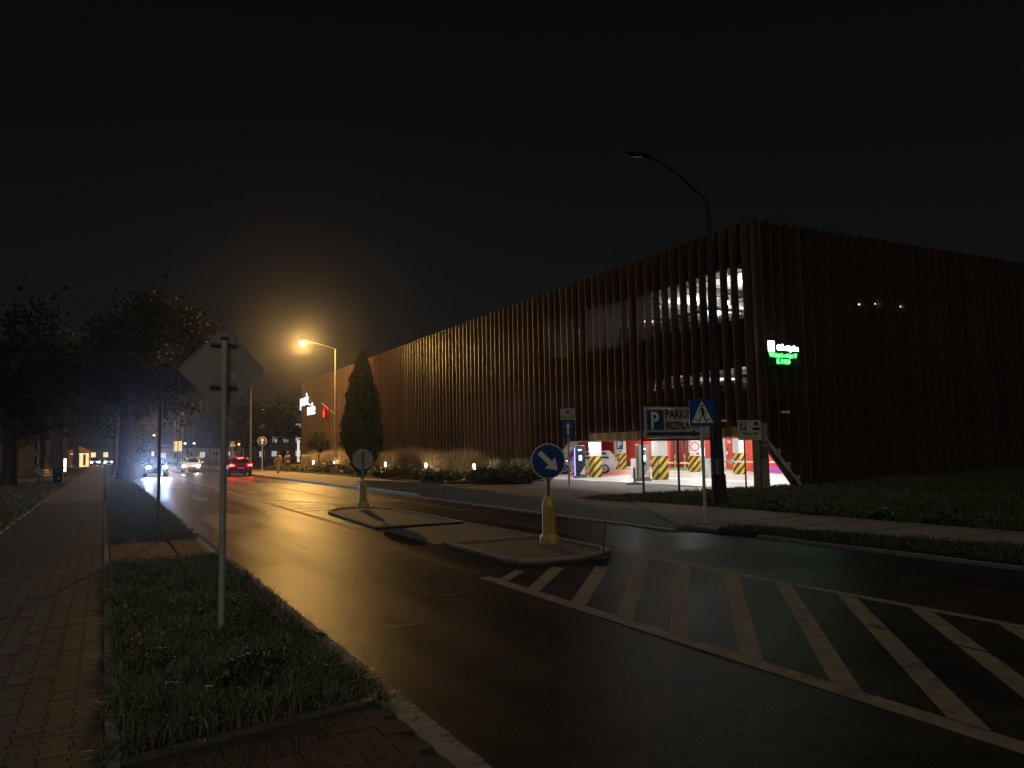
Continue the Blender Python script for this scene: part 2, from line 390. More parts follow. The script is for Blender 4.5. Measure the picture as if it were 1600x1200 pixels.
# the big hatched field
for (tx0, ty0, tx1, ty1, bx0, by0, bx1, by1) in ((5.42, 10.22, 5.48, 10.02, 4.88, 9.66, 4.88, 9.42), (6.01, 10.16, 6.12, 9.96, 4.88, 8.84, 4.88, 8.56), (6.61, 9.86, 6.75, 9.68, 4.88, 7.80, 4.88, 7.50),
        (7.6, 10.14, 7.73, 9.98, 4.88, 6.90, 4.88, 6.62), (7.73, 9.30, 7.73, 9.00, 4.88, 6.04, 4.88, 5.76), (7.73, 8.33, 7.73, 8.04, 4.88, 5.10, 4.88, 4.82),
        (7.73, 7.38, 7.73, 7.10, 4.88, 4.16, 4.88, 3.88), (7.73, 6.44, 7.73, 6.16, 4.88, 3.25, 4.88, 2.96), (7.73, 5.50, 7.73, 5.22, 4.88, 2.32, 4.88, 2.04), (7.73, 4.56, 7.73, 4.28, 4.88, 1.38, 4.88, 1.1)):
    sheet('painted_stripe', [(bx1, by1), (tx1, ty1), (tx0, ty0), (bx0, by0)], PAINT)
# the small hatched field beyond the island
sheet('painted_line', [(5.34, 31.5), (5.42, 31.4), (7.6, 25.0), (7.88, 24.6), (7.85, 25.0), (7.62, 25.4), (5.44, 32.0)], PAINT)
for (x0, ya, x1, yb) in ((5.36, 28.6, 6.2, 28.4), (5.36, 27.0, 6.75, 26.6), (5.36, 25.5, 7.15, 25.1), (5.36, 24.1, 6.4, 24.0)):
    sheet('painted_stripe', [(x0, ya - .12), (x1, yb - .12), (x1, yb + .12), (x0, ya + .12)], PAINT)
# worn zebra crossing
for x0 in (2.35, 3.4): sheet('painted_stripe', rect(x0, x0 + .5, 13.1, 17.0), PAINT_W)
for x0 in (8.55, 9.55): sheet('painted_stripe', rect(x0, x0 + .5, 13.4, 17.4), PAINT_W)
for (x0, y0) in ((3.05, 11.1), (3.5, 11.7), (2.7, 10.2), (3.9, 10.7), (3.0, 9.4), (4.2, 12.2), (2.5, 7.6), (3.6, 8.9)):
    sheet('tar_patch', [(x0, y0), (x0 + .5, y0 + .05), (x0 + .55, y0 + .16), (x0 + .1, y0 + .14)], PAINT_W)
# dashes and arrows far down the lanes
for k in range(7): sheet('painted_dash', rect(4.5, 4.62, 40 + k * 4.2, 41.6 + k * 4.2), PAINT)
def arrow(x, y, L=4.6, turn=0):
    if turn: sheet('painted_arrow', [(x - .9, y), (x - .3, y + 1.0), (x - .3, y + .35), (x + .12, y + .35), (x + .12, y - L * .6), (x - .1, y - L * .6), (x - .1, y - .25), (x - .3, y - .25), (x - .3, y - .9)], PAINT)
    else: sheet('painted_arrow', [(x - .08, y + L / 2), (x - .08, y - .4), (x - .42, y - .4), (x, y - L / 2), (x + .42, y - .4), (x + .08, y - .4), (x + .08, y + L / 2)], PAINT)
# repairs, cracks and a drain
PATCH = mat('asphalt_patch', (.034, .031, .029), .6, .25, 5, spec=.3, bump=.5, bscale=90); PATCH2 = mat('old_asphalt_patch', (.044, .040, .036), .6, .25, 5, spec=.2, bump=.5, bscale=90)
for (P_, M_) in (([(8.2, 8.2), (9.9, 8.0), (10.0, 10.4), (8.3, 10.6)], PATCH2), ([(2.4, 19.5), (3.6, 19.4), (3.7, 24.5), (2.5, 24.6)], PATCH2), ([(8.6, 26), (9.7, 26.1), (9.6, 31), (8.5, 30.9)], PATCH)):
    sheet('repair_patch', P_, M_, .0025)
for k_ in range(7):
    c0 = [(3.9, 4.2), (2.6, 9.1), (3.1, 14.2), (8.6, 6.2), (9.5, 12.3), (6.2, 4.0), (4.2, 20)][k_]; cr_ = MB(); q_ = Vector((*c0, .006))
    an = random.uniform(0, 6.28)
    for j_ in range(14):
        an += random.uniform(-.7, .7); q2 = q_ + Vector((math.cos(an), math.sin(an), 0)) * random.uniform(.12, .3); nn_ = Vector((-math.sin(an), math.cos(an), 0)) * random.uniform(.003, .008)
        cr_.add([q_ - nn_, q_ + nn_, q2 + nn_, q2 - nn_], [(0, 1, 2, 3)]); q_ = q2
    cr_.build('crack', BLKP, road)
arrow(3.5, 34.5); arrow(3.6, 47.3); arrow(6.6, 37.6, turn=1); arrow(8.6, 47, turn=1)
# old tar seam across the hatched field
seam = MB(); px, py = 6.9, 10.1
seam_pts = [(6.85, 10.15), (6.72, 9.2), (6.8, 8.3), (6.66, 7.4), (6.75, 6.5), (6.6, 5.6), (6.68, 4.7), (6.6, 3.4)]
for (a, b) in zip(seam_pts[:-1], seam_pts[1:]):
    seam.add([(a[0] - .012, a[1], .0075), (a[0] + .012, a[1], .0075), (b[0] + .012, b[1], .0075), (b[0] - .012, b[1], .0075)], [(0, 1, 2, 3)])
seam.build('tar_seam', BLKP, road)
mh = MB().lathe([(.33, .002), (.33, .010), (.29, .011)], 24, (9.4, 21.0, 0)).build('manhole_cover', DARKM, road)

# --- near sidewalk with its paving blocks
sw = struct(MB().box(-2.05, .04, -3, 34.0, -.03, .070).box(-2.05, .04, 34.0, 320, -.03, .08).build('sidewalk', [PAVE_J]))
sw.data.materials.append(PAVE_FAR)
for p in sw.data.polygons:
    if p.center.y > 34.1: p.material_index = 1
def ishape(a=.088, b=.070, l=.0965): return [(-a, -l), (a, -l), (a, -l * .55), (b, -l * .35), (b, l * .35), (a, l * .55), (a, l), (-a, l), (-a, l * .55), (-b, l * .35), (-b, -l * .35), (-a, -l * .55)]
blk_me = [MB().prism(ishape(), -.03, h).mesh('paver', PAVE) for h in (0, .0015, -.001)]
cand = []
for c in range(12):
    x = -1.87 + c * .1652
    for r in range(150):
        y = 4.2 + r * .2 + (.1 if c % 2 else 0)
        cand.append((x, y))
vis = sorted([p for p in cand if p[0] > -.1 * p[1] - .12], key=lambda p: p[1])
single = vis[:300]; keep = set(single)
for (x, y) in single:
    link('paver', random.choice(blk_me), sw, (x, y, .081 + random.uniform(-.002, .002)), (random.uniform(-.003, .003), random.uniform(-.003, .003), random.uniform(-.012, .012)))
rest = MB()
for (x, y) in cand:
    if (x, y) not in keep and y < 34: rest.prism([(px + x, py + y) for px, py in ishape()], .05, .081 + random.uniform(-.002, .002))
ro = stuff(rest.build('pavers', mat('paving_field', (.115, .107, .104), .48, .25, 12, bump=.5, bscale=90, island=.10), sw))
ed_me = MB().box(-.038, .038, -.495, .495, -.12, 0).mesh('edging_stone', KERB)
for k in range(30): link('edging_stone', ed_me, sw, (.082, 3.5 + k, .088 + random.uniform(-.006, .006)))
for k in range(24): link('edging_stone', ed_me, sw, (-2.095, 17 + k * 1.5, .085 + random.uniform(-.006, .006)))
# --- block path across the verge at the bottom, and the crossing path with ridged plates
pth = struct(MB().prism([(.13, 2.6), (1.72, 2.6), (1.72, 5.32), (.13, 5.0)], -.03, .064).build('verge_path', PAVE_J))
blk2 = MB().prism([(y, x) for x, y in ishape()][::-1], -.03, 0).mesh('paver', mat('dark_paving_block', (.075, .068, .062), .85, .3, 12, bump=.5, bscale=90, dirt=.15, spec=.2))
for c in range(8):
    for r in range(15):
        x = .24 + c * .2 + (.1 if r % 2 else 0); y = 2.75 + r * .1652
        if x < 1.645 and y < 4.87 + .2 * x: link('paver', blk2, pth, (x, y, .074 + random.uniform(-.002, .002)), (random.uniform(-.012, .012), random.uniform(-.012, .012), 0))
MB().ext([(.12, 5.0, .0), (1.72, 5.32, .0), (1.72, 5.40, .0), (.12, 5.08, .0)], (0, 0, .082)).build('edging_stone', PAVE, pth)
crs = struct(MB().box(.125, 1.72, 13.65, 17.4, -.03, .055).build('crossing_path', PAVE_J))
blk3 = MB().box(-.0965, .0965, -.0965, .0965, -.02, 0).mesh('paver', PAVE_R)
for c in range(5):
    for r in range(18): link('paver', blk3, crs, (.24 + c * .2, 13.8 + r * .2, .078 + random.uniform(-.002, .002)))
rdg = MB().box(-.016, .016, -1.78, 1.78, 0, .008).mesh('tactile_ridge', PAVE_R)
MB().box(1.2, 1.71, 13.7, 17.35, .03, .074).build('tactile_plate', PAVE_R, crs)
for k in range(8): link('tactile_ridge', rdg, crs, (1.235 + k * .062, 15.52, .074))
# --- kerb and gutter
kb = struct(MB().box(1.74, 1.86, -4, 3.0, -.1, .06).build('kerb', KERB))
kme = MB().ext([(-.065, 0, -.2), (.065, 0, -.2), (.065, 0, -.02), (.05, 0, 0), (-.065, 0, 0)], (0, .993, 0)).mesh('kerb_stone', KERB)
for k in range(58):
    y = 3.0 + k; z = .062 if y < 6 else (.035 if 13 < y < 17.6 else .115)
    link('kerb_stone', kme, kb, (1.80 + random.uniform(-.006, .006), y, z + random.uniform(-.006, .006)), (0, 0, random.uniform(-.006, .006)))
gt = struct(MB().box(1.865, 1.982, -4, 90, -.05, -.004).build('gutter', PAVE_J))
gme = MB().box(-.054, .054, -.046, .046, -.05, 0).mesh('gutter_brick', KERB)
for k in range(110): link('gutter_brick', gme, gt, (1.924, 3.3 + k * .1, .008 + random.uniform(-.004, .004)), (random.uniform(-.03, .03), random.uniform(-.04, .04), random.uniform(-.03, .03)))
# --- verges
ver = struct(MB().prism([(.125, 5.07), (1.72, 5.40), (1.72, 13.64), (.125, 13.64)], -.03, .06).prism([(.125, 17.41), (1.72, 17.41), (1.72, 120), (.125, 120)], -.03, .06).build('verge', SOIL))
lawn_l = struct(MB().box(-160, -2.14, -10, 300, -.03, .07).build('park_lawn', LAWN))

# --- far side: kerb, pavement, driveway, footpath, lawns
fk = struct(MB().box(10.66, 10.8, 60, 120, -.1, .12).build('far_kerb', KERB))
fkm = MB().ext([(-.07, 0, -.2), (.07, 0, -.2), (.07, 0, 0), (-.05, 0, 0), (-.07, 0, -.02)], (0, .993, 0)).mesh('kerb_stone', CONC_P)
for k in range(32): link('kerb_stone', fkm, fk, (10.73 + random.uniform(-.006, .006), 28.0 + k, .12 + random.uniform(-.006, .006)))
for k in range(15): link('kerb_stone', fkm, fk, (10.73, 13.0 + k, .025))
for k in range(12): link('kerb_stone', kme, fk, (11.17, -1.0 + k, .05 + random.uniform(-.006, .006)))
struct(MB().prism([(10.81, 13.2), (22.5, 13.2), (22.5, 46), (10.81, 46)], -.03, .020).build('driveway', DRIVE))
struct(MB().prism([(10.81, 34), (16.2, 34), (15.4, 46), (15.2, 62), (14.6, 90), (14.6, 130), (10.81, 130)], -.02, .07).build('far_sidewalk', SIDE2))
fp = struct(MB().prism([(11.25, -6), (15.4, -6), (15.25, 15.2), (14.9, 20), (11.25, 13.4)], -.03, .05).build('footpath', mat('footpath_slab', (.2, .185, .165), .8, .3, 2.2, bump=.4, bscale=30)))
for k in range(9): MB().box(11.27, 15.2, 1.2 + k * 1.5 - .012, 1.2 + k * 1.5 + .012, .046, .0545).build('slab_joint', PAVE_J, fp)
# lawn in front of the garage, slightly mounded
def mound(name, x0, x1, y0, y1, fn, M, nx=24, ny=24):
    V = []; F = []
    for i in range(nx + 1):
        for j in range(ny + 1):
            x = x0 + (x1 - x0) * i / nx; y = y0 + (y1 - y0) * j / ny; V.append((x, y, fn(x, y)))
    for i in range(nx):
        for j in range(ny): a = i * (ny + 1) + j; F.append((a, a + ny + 1, a + ny + 2, a + 1))
    return MB().add(V, F).build(name, M, smooth=True)
def lawn_h(x, y):
    e = max(0, min(1, (x - 15.2) / 1.2)) * max(0, min(1, (21.9 - y) / .8))
    return .03 + e * (.07 + .5 * max(0, (x - 24)) / 16 * max(0, min(1, (y - 6) / 10)) + .03 * math.sin(x * 1.3) * math.sin(y * .9))
def lawn_edge(y): return 15.25 - max(0, y - 15.2) * .09
struct(mound('garage_lawn', 14.75, 75, -14, 21.9, lawn_h, LAWN, 90, 50))
struct(MB().add([(14.7, 21.9, .03), (22.4, 21.9, .03), (22.4, 22.85, .03), (14.6, 23.2, .03)], [(0, 1, 2, 3)]).build('lawn_border', LAWN))
struct(MB().prism([(11.24, -6), (12.95, -6), (12.9, 7.4), (11.7, 12.2), (11.24, 12.2)], -.03, .085).build('roadside_strip', LAWN))

# grass, uncountable
def scatter(n, x0, x1, y0, y1, z, hlo, hhi, wl, wh, keep=None, lean=.9):
    x = rng.uniform(x0, x1, n); y = rng.uniform(y0, y1, n)
    if keep is not None:
        k = keep(x, y); x, y = x[k], y[k]
    zz = np.array([z(a, b) for a, b in zip(x, y)]) if callable(z) else np.full(len(x), z)
    cl = .55 + .45 * np.sin(x * 5.1 + np.sin(y * 3.3)) * np.sin(y * 4.3 + 1.7 * np.sin(x * 2.1))
    h = rng.uniform(hlo, hhi, len(x)) * (.5 + .8 * cl)
    return blades(np.stack([x, y, zz], 1), h, rng.uniform(wl, wh, len(x)), lean)
def grass(name, M, *a, **k):
    V, F = scatter(*a, **k); return stuff(link(name, np_mesh(name, V, F, M)))
g1 = grass('verge_grass', GRASS, 42000, .11, 1.74, 5.1, 13.75, .055, .07, .21, .006, .013, keep=lambda x, y: y > 5.14 + .2 * x)
g1b = grass('dry_verge_grass', mat('dry_blade', (.17, .14, .08), .7, .3, 5, island=.4), 7000, .06, 1.80, 5.0, 13.85, .05, .05, .16, .006, .012, keep=lambda x, y: y > 5.02 + .2 * x, lean=1.6)
g1c = grass('edge_grass', GRASS, 3800, .02, .14, 5.0, 13.7, .05, .05, .13, .006, .012, keep=lambda x, y: np.sin(y * 3.1) + np.sin(y * 7.7) > -.3, lean=1.5)
g1d = grass('kerb_grass', GRASS, 3800, 1.70, 1.84, 5.3, 13.7, .06, .05, .12, .006, .012, keep=lambda x, y: np.sin(y * 2.3) + np.sin(y * 6.1) > -.2, lean=1.5)
g2 = grass('far_verge_grass', GRASS, 34000, .12, 1.74, 17.3, 34, .055, .07, .2, .008, .016)
g3 = grass('distant_verge_grass', GRASS, 26000, .12, 1.74, 34, 75, .055, .07, .18, .018, .03)
g4 = grass('park_grass', GRASS, 52000, -9, -2.1, 16, 66, .06, .07, .2, .016, .032)
GRASS_L = mat('lawn_blade', (.055, .08, .032), .55, .3, 4, island=.45)
g5 = grass('lawn_grass', GRASS_L, 90000, 14.8, 30, 5, 22.9, lawn_h, .06, .15, .012, .022, keep=lambda x, y: x > 15.25 - np.maximum(0, y - 15.2) * .09)
g6 = grass('strip_grass', GRASS_L, 20000, 11.26, 12.95, 0, 12.2, .08, .04, .13, .009, .017, keep=lambda x, y: x < 12.95 - np.maximum(0, y - 7.4) * .26)

# ------------------------------------------------------------------ the garage
XF, YR, ZT = 22.55, 21.92, 10.85
XW, YW = 23.0, 22.37            # wall behind the fins
gar = thing('parking_garage', 'long dark red parking garage clad in vertical metal fins, with a lit open corner entrance', 'garage', (XF, YR, 0), world_coords=True)
FAR = 101.2; XE = 62
# fins, two kinds of mesh shared by all
def fin_mesh(z0): return MB().box(0, .375, -.019, .019, z0, ZT).mesh('fin', RUST)
fin_full = fin_mesh(.12); fin_short = fin_mesh(2.5)
n = 0
y = 22.5
while y < FAR:
    zb = .12
    if y < 33.85: me = fin_short
    elif y < 38.75: me = fin_mesh(2.05 if y < 35.7 else max(.12, 2.02 * (38.75 - y) / 3.05))
    else: me = fin_full
    link('fin', me, gar, (random.uniform(-.008, .008), y - YR + random.uniform(-.012, .012), 0), (0, 0, random.uniform(-.02, .02))); y += .635
rf_full = MB().box(-.019, .019, 0, .35, .05, ZT).mesh('fin', RUST)
x = 22.98
while x < 52:
    zb = 2.05 - (x - 22.77) / 1.9 * 2.05
    me = rf_full if zb < .06 else MB().box(-.019, .019, 0, .35, zb, ZT).mesh('fin', RUST)
    link('fin', me, gar, (x - XF + random.uniform(-.012, .012), random.uniform(-.008, .008), 0), (0, 0, random.uniform(-.02, .02))); x += .565
# corner fin and pillar
MB().box(XF - .02, XF + .06, YR - .02, YR + .06, 2.02, ZT).build('corner_fin', RUST, gar)
MB().box(22.56, 22.98, 21.95, 22.40, 0, 2.6).build('corner_pillar', CONC, gar, bevel=.015)
# west wall in solid bands and piers
SEG = [(22.4, 52.1), (57.1, 68.5)]
wall = MB()
wall.box(XW, XW + .16, YW, FAR, 2.5, 3.92).box(XW, XW + .16, YW, FAR, 4.95, 6.92).box(XW, XW + .16, YW, FAR, 9.15, ZT - .12)
for z0, z1 in ((3.92, 4.95), (6.92, 9.15)):
    wall.box(XW, XW + .16, 52.1, 57.1, z0, z1).box(XW, XW + .16, 68.5, FAR, z0, z1)
wall.box(XW, XW + .16, 38.75, FAR, 0, 2.5)
wall.build('west_wall', RUST_D, gar)
MB().box(XW + .16, XE, YW, YW + .16, 2.6, ZT - .12).box(24.75, XE, YW, YW + .16, 0, 2.6).build('south_wall', RUST_D, gar)
MB().box(XW, XE, FAR, FAR + .2, 3.0, ZT - .1).build('north_wall', RUST_D, gar)
MB().box(XE - .2, XE, YW, FAR, 0, ZT - .1).build('east_wall', RUST_D, gar)
MB().box(22.9, XE, YW - .1, FAR, ZT - .12, ZT - .02).build('roof', ROOFM, gar)
for yy in (22.42, 30.1, 34.5, 38.6, 46.6, 52.1, 57.1, 62.8, 68.4, 74.6, 80.8, 87, 93.2):
    MB().box(XW - .10, XW + .3, yy - .24, yy + .24, 2.52 if yy < 38.8 else 0, ZT - .15).build('pier', RUST_D, gar)
# floors and ceilings of the upper decks, the inner back wall
for z0 in (2.66, 5.75):
    MB().box(XW + .17, 46, YW + .17, 78, z0, z0 + .25).build('deck_slab', CEIL, gar)
MB().box(XW + .17, 46, YW + .17, 78, 9.6, 9.75).build('deck_slab', CEIL, gar)
MB().box(45.6, 45.8, YW + .2, 78, 2.91, 9.6).build('inner_wall', CEIL, gar)
MB().box(XW + .2, 46, 78, 78.2, 2.91, 9.6).build('inner_wall', CEIL, gar)
# steel beams below the decks
for yy in [24.5 + 4.2 * k for k in range(12)]:
    for z0 in (5.58, 9.43): MB().box(XW + .3, 45, yy - .08, yy + .08, z0, z0 + .17).build('beam', STEEL_D, gar)
# cable railings
cab = MB().box(-.012, .012, 0, 29.5, -.012, .012).mesh('rail_cable', DARKM)
for z in (4.08, 4.25, 4.42, 4.6, 7.1, 7.3, 7.5, 7.7, 8.15, 8.6, 8.95): link('rail_cable', cab, gar, (XW + .28 - XF, 22.6 - YR, z))
cab2 = MB().box(-.012, .012, 0, 11.2, -.012, .012).mesh('rail_cable', DARKM)
for z in (4.08, 4.25, 4.42, 7.1, 7.3, 7.5, 7.7): link('rail_cable', cab2, gar, (XW + .28 - XF, 57.2 - YR, z))
# lights of the upper decks
shield = MB().box(-.16, .16, -.8, .8, -.02, 0).box(-.16, -.14, -.8, .8, 0, .1).box(.14, .16, -.8, .8, 0, .1).box(-.16, .16, -.8, -.79, 0, .1).box(-.16, .16, .79, .8, 0, .1).mesh('tube_shield', DARKM)  # opaque shields added under the tubes to throw their light upward
tub = MB().box(-.05, .05, -.75, .75, -.045, 0).mesh('ceiling_tube', TUBE)
tub_d = MB().box(-.05, .05, -.75, .75, -.045, 0).mesh('ceiling_tube', TUBE_D)
for (x, y, z) in ((28, 27.5, 5.2), (28, 33.5, 5.2), (27, 39.5, 5.2), (27, 46, 5.2), (33, 30, 5.2), (33, 34.5, 5.2), (33, 42, 5.2), (37, 28, 5.2), (37, 33, 5.2), (40, 34.8, 5.2), (43, 30, 5.2), (27, 26.5, 8.9), (28, 32, 8.9), (31.5, 28.5, 8.9), (32, 33.5, 8.9), (35.5, 31, 8.9), (30, 38, 9.2), (28, 44, 9.2), (29, 50, 9.2), (27, 60, 9.2), (27, 60, 5.42), (27, 64.5, 5.42), (38, 34, 9.2)):
    link('ceiling_tube', tub if y < 35 else tub_d, gar, (x - XF, y - YR, z))
    link('tube_shield', shield, gar, (x - XF, y - YR, z - .07))
for (x, y) in ((26.3, 28.2), (27.0, 28.0)):
    MB().ball((x, y, 8.75), (.09, .09, .09), 10, 8).build('deck_lamp', emis('deck_lamp_glass', (1, .97, .9), 60), gar)
# three glowing dots on the solid south wall in place of lamps inside
for (x, z) in ((29.15, 7.8), (30.2, 7.9), (31.95, 7.9)):
    l = MB().ball((x, YW - .12, z), (.035, .03, .022), 8, 6).build('inner_lamp_dot', emis('small_spot', (.8, .88, 1), 5), gar)
# parked car seen on the upper deck is hidden; entrance hall
MB().ext([(22.98, YW, 2.02), (24.76, YW, .06), (24.76, YW, 2.6), (22.98, YW, 2.6)], (0, .15, 0)).build('south_wall_panel', RUST_D, gar)
MB().ext([(XW, 35.9, 2.1), (XW, 38.76, .2), (XW, 38.76, 2.5), (XW, 35.9, 2.5)], (.15, 0, 0)).build('west_wall_panel', RUST_D, gar)
MB().box(XW + .01, XW + .15, 33.8, 35.89, 2.13, 2.499).build('lintel_panel', RUST_D, gar)
hall = MB().box(22.3, 46, 22.4, 60, -.02, .05).build('hall_floor', FLOORG, gar)
MB().box(26.5, 33.4, 38, 52, .05, .054).build('floor_marking', REDF, gar)
MB().box(34.6, 39.6, 41.5, 49, .05, .055).build('floor_marking', GREENF, gar)
MB().box(26.0, 27.2, 24, 36, .05, .054).build('floor_marking', mat('pale_floor_paint', (.66, .64, .6), .5, .1, 3), gar)
MB().box(XW, 46, 22.54, 60, 2.56, 2.64).build('hall_ceiling', WHITEW, gar)
def wallseg(a, b, z0, z1, t, name, M, parent=gar):
    a = Vector((*a, 0)); b = Vector((*b, 0)); nn = (b - a).normalized().cross(Vector((0, 0, 1))) * t
    return MB().ext([(a.x, a.y, z0), (b.x, b.y, z0), (b.x + nn.x, b.y + nn.y, z0), (a.x + nn.x, a.y + nn.y, z0)], (0, 0, z1 - z0)).build(name, M, parent)
for a, b in (((34.2, 22.55), (34.4, 31.6)), ((34.4, 31.6), (37.6, 38.6)), ((37.6, 38.6), (40.2, 44.2)), ((40.2, 44.2), (40.2, 59)), ((40.2, 59), (23.2, 59))):
    wallseg(a, b, .05, 2.56, .2, 'hall_wall', RED_W)
# magenta sweep painted on the wall behind the corner
mg = []
for i in range(13):
    t = i / 12; mg.append((23.0 + 8.0 * t, .25 + .95 * math.sin(math.pi * (1 - t) * .5) ** 1.0))
MB().ext([(34.19 + (yy - 22.5) * .0221, yy, z) for yy, z in [(31.3, .06)] + [(p[0], p[1]) for p in mg][::-1] + [(23.0, .06)]], (-.012, 0, 0)).build('wall_mural', MAG, gar)
# second stretch of the mural turns onto the slanted wall
wallseg((34.36, 31.62), (35.6, 34.3), .06, .42, -.014, 'wall_mural', MAG)
# dark red slatted gate in the back wall
for k in range(6): MB().box(40.12, 40.19, 46.2 + k * .42, 46.55 + k * .42, .06, 2.5).build('gate_slat', RED_D, gar)
# white service door with sticker
dr = wallseg((38.62, 40.85), (39.1, 41.9), .06, 2.3, -.05, 'service_door', WHITEW)
wallseg((38.70, 41.15), (38.8, 41.36), .75, 1.35, -.056, 'door_sticker', mat('violet_print', (.16, .12, .5), .5, .2, 20), dr)
# the entrance frame: lintel with black and yellow bar, slanted edges
MB().box(XF + .02, XW, 22.4, 35.9, 2.05, 2.12).build('lintel_sill', CONC_P, gar)
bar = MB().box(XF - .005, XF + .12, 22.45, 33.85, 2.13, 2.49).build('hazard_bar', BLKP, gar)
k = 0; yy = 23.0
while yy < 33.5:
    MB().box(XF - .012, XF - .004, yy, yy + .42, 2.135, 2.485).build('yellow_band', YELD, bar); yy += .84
MB().ext([(XF, 35.6, 2.05), (XF, 35.95, 2.05), (XF, 39.05, .06), (XF, 38.7, .06)], (.45, 0, 0)).build('slanted_frame', CONC_P, gar)
MB().ext([(22.77, YR + .0, 2.05), (22.88, YR + .0, 2.05), (24.75, YR + .0, .05), (24.66, YR + .0, .05)], (0, .12, 0)).build('slanted_frame', CONC_P, gar)
for k in range(3):
    xx = 23.35 + k * .5; zz = 2.05 - (xx - 22.9) / 1.9 * 2.05
    MB().ext([(xx, YR - .02, zz + .02), (xx + .22, YR - .02, zz - .20), (xx + .22, YR - .02, zz + .02)], (0, .03, 0)).build('gusset', CONC_P, gar)
# hall lights
gt_me = MB().box(-.06, .06, -.75, .75, -.05, 0).mesh('ceiling_tube', TUBE_G)
for (x, y) in ((24.3, 25.5), (24.3, 29), (24.3, 33), (24.3, 36.5), (28, 27), (28, 32), (28, 38), (31.5, 29.5), (32, 36), (32, 43), (35.5, 40.5), (37, 48), (28, 46), (36.8, 44.6), (38.6, 51), (32.5, 27), (33.2, 31.6), (34, 36.2), (30, 50)):
    link('ceiling_tube', gt_me, gar, (x - XF, y - YR, 2.55))
# pale slots of the far ground floor end
MB().box(XF + .05, XF + .12, 95, 100.6, .6, 1.5).build('shop_window', WINPALE, gar)

def hazard_column(x, y, w, label):
    """white column, lower half in slanted black and yellow bands"""
    c = thing('hall_column', label, 'column', (x, y, .05), group='striped columns of the entrance hall')
    MB().box(-w / 2, w / 2, -w / 2, w / 2, 1.22, 2.505).build('shaft', WHITEW, c)
    base = MB().box(-w / 2 - .01, w / 2 + .01, -w / 2 - .01, w / 2 + .01, 0, 1.22).build('base', BLKP, c)
    h = .30
    for face in (0, 1):
        for k in range(-1, 4):
            z0 = -.16 + k * .46
            q = [(-w / 2, z0), (w / 2, z0 + w * .95), (w / 2, z0 + w * .95 + .24), (-w / 2, z0 + .24)]
            # clip the band to the base
            def clip(P, lim, keep_low):
                o = []
                for i in range(len(P)):
                    a, b = P[i], P[(i + 1) % len(P)]
                    ia = a[1] <= lim if keep_low else a[1] >= lim; ib = b[1] <= lim if keep_low else b[1] >= lim
                    if ia: o.append(a)
                    if ia != ib: t = (lim - a[1]) / (b[1] - a[1]); o.append((a[0] + (b[0] - a[0]) * t, lim))
                return o
            q = clip(clip(q, 1.215, True), .005, False) if True else q
            if len(q) < 3: continue
            e = w / 2 + .011
            if face == 0: MB().ext([(p[0], -e, p[1]) for p in q], (0, -.004, 0)).build('yellow_band', YELP, base)
            else: MB().ext([(-e, -p[0], p[1]) for p in q], (-.004, 0, 0)).build('yellow_band', YELP, base)
    return c
hazard_column(25.0, 37.0, .52, 'white column with black and yellow striped base beside the blue-lit ticket machine')
hazard_column(25.3, 31.55, .58, 'white column with striped base just right of the grey ticket machine')
hazard_column(35.0, 48.4, .66, 'striped column under the blue parking sign by the red back wall')
hazard_column(34.1, 39.0, .52, 'striped column below the round red-ringed sign')
hazard_column(32.6, 33.4, .5, 'striped column at the right beside the corner pillar')

# ------------------------------------------------------------------ lit signs on the garage
ls = thing('led_sign', 'lit sign with white town name and green lettering on the dark fins by the corner', 'sign', (23.1, YR - .09, 5.0))
MB().box(-.05, 1.75, 0, .06, -.12, .86).build('back_panel', DARKM, ls)
ic = MB().box(0, .30, -.02, -.002, .42, .84).build('parking_icon', LEDW, ls)
text('P', .34, DARKM, ic, (.08, -.021, .52), bold=.012)
text('Oświęcim', .30, LEDW, ls, (.46, -.004, .50), ext=.004, sx=.93, bold=.006)
text('Wolnych miejsc V', .21, LEDG, ls, (.04, -.004, .22), ext=.004, sx=.98, bold=.006)
text('IL P100', .24, LEDG, ls, (.42, -.004, -.04), ext=.004, bold=.006)
lg = thing('logo_sign', 'glowing white letters at the far end of the garage front', 'sign', (XF - .12, 101.0, 6.3))
text('park', 2.2, LOGO, lg, (0, 0, 1.45), rot=(R(90), 0, R(-90)), ext=.06, sx=1.15)
text('ride', 2.2, LOGO, lg, (0, -4.0, .1), rot=(R(90), 0, R(-90)), ext=.06, sx=1.15)
MB().box(.06, .1, -8.2, -4.0, .5, .62).box(.06, .1, -5.2, -.1, 1.9, 2.02).build('mounting_rail', DARKM, lg)

# small dark cameras on the fins
cm = thing('security_camera', 'small pale camera on a bracket on the dark fins right of the corner', 'camera', (23.55, YR, 3.0))
MB().tube((0, 0, 0), (0, -.35, .0), .02).build('bracket', STEEL, cm)
MB().box(-.22, .22, -.42, -.33, -.05, .05).build('housing', WHITEW, cm, bevel=.015)
cm2 = thing('wall_camera', 'small pale camera on a bracket over the entrance beside the thick pole', 'camera', (XF, 23.6, 2.75))
MB().tube((0, 0, 0), (-.35, 0, .0), .02).build('bracket', STEEL, cm2)
MB().box(-.42, -.33, -.25, .25, -.045, .045).build('housing', WHITEW, cm2, bevel=.015)

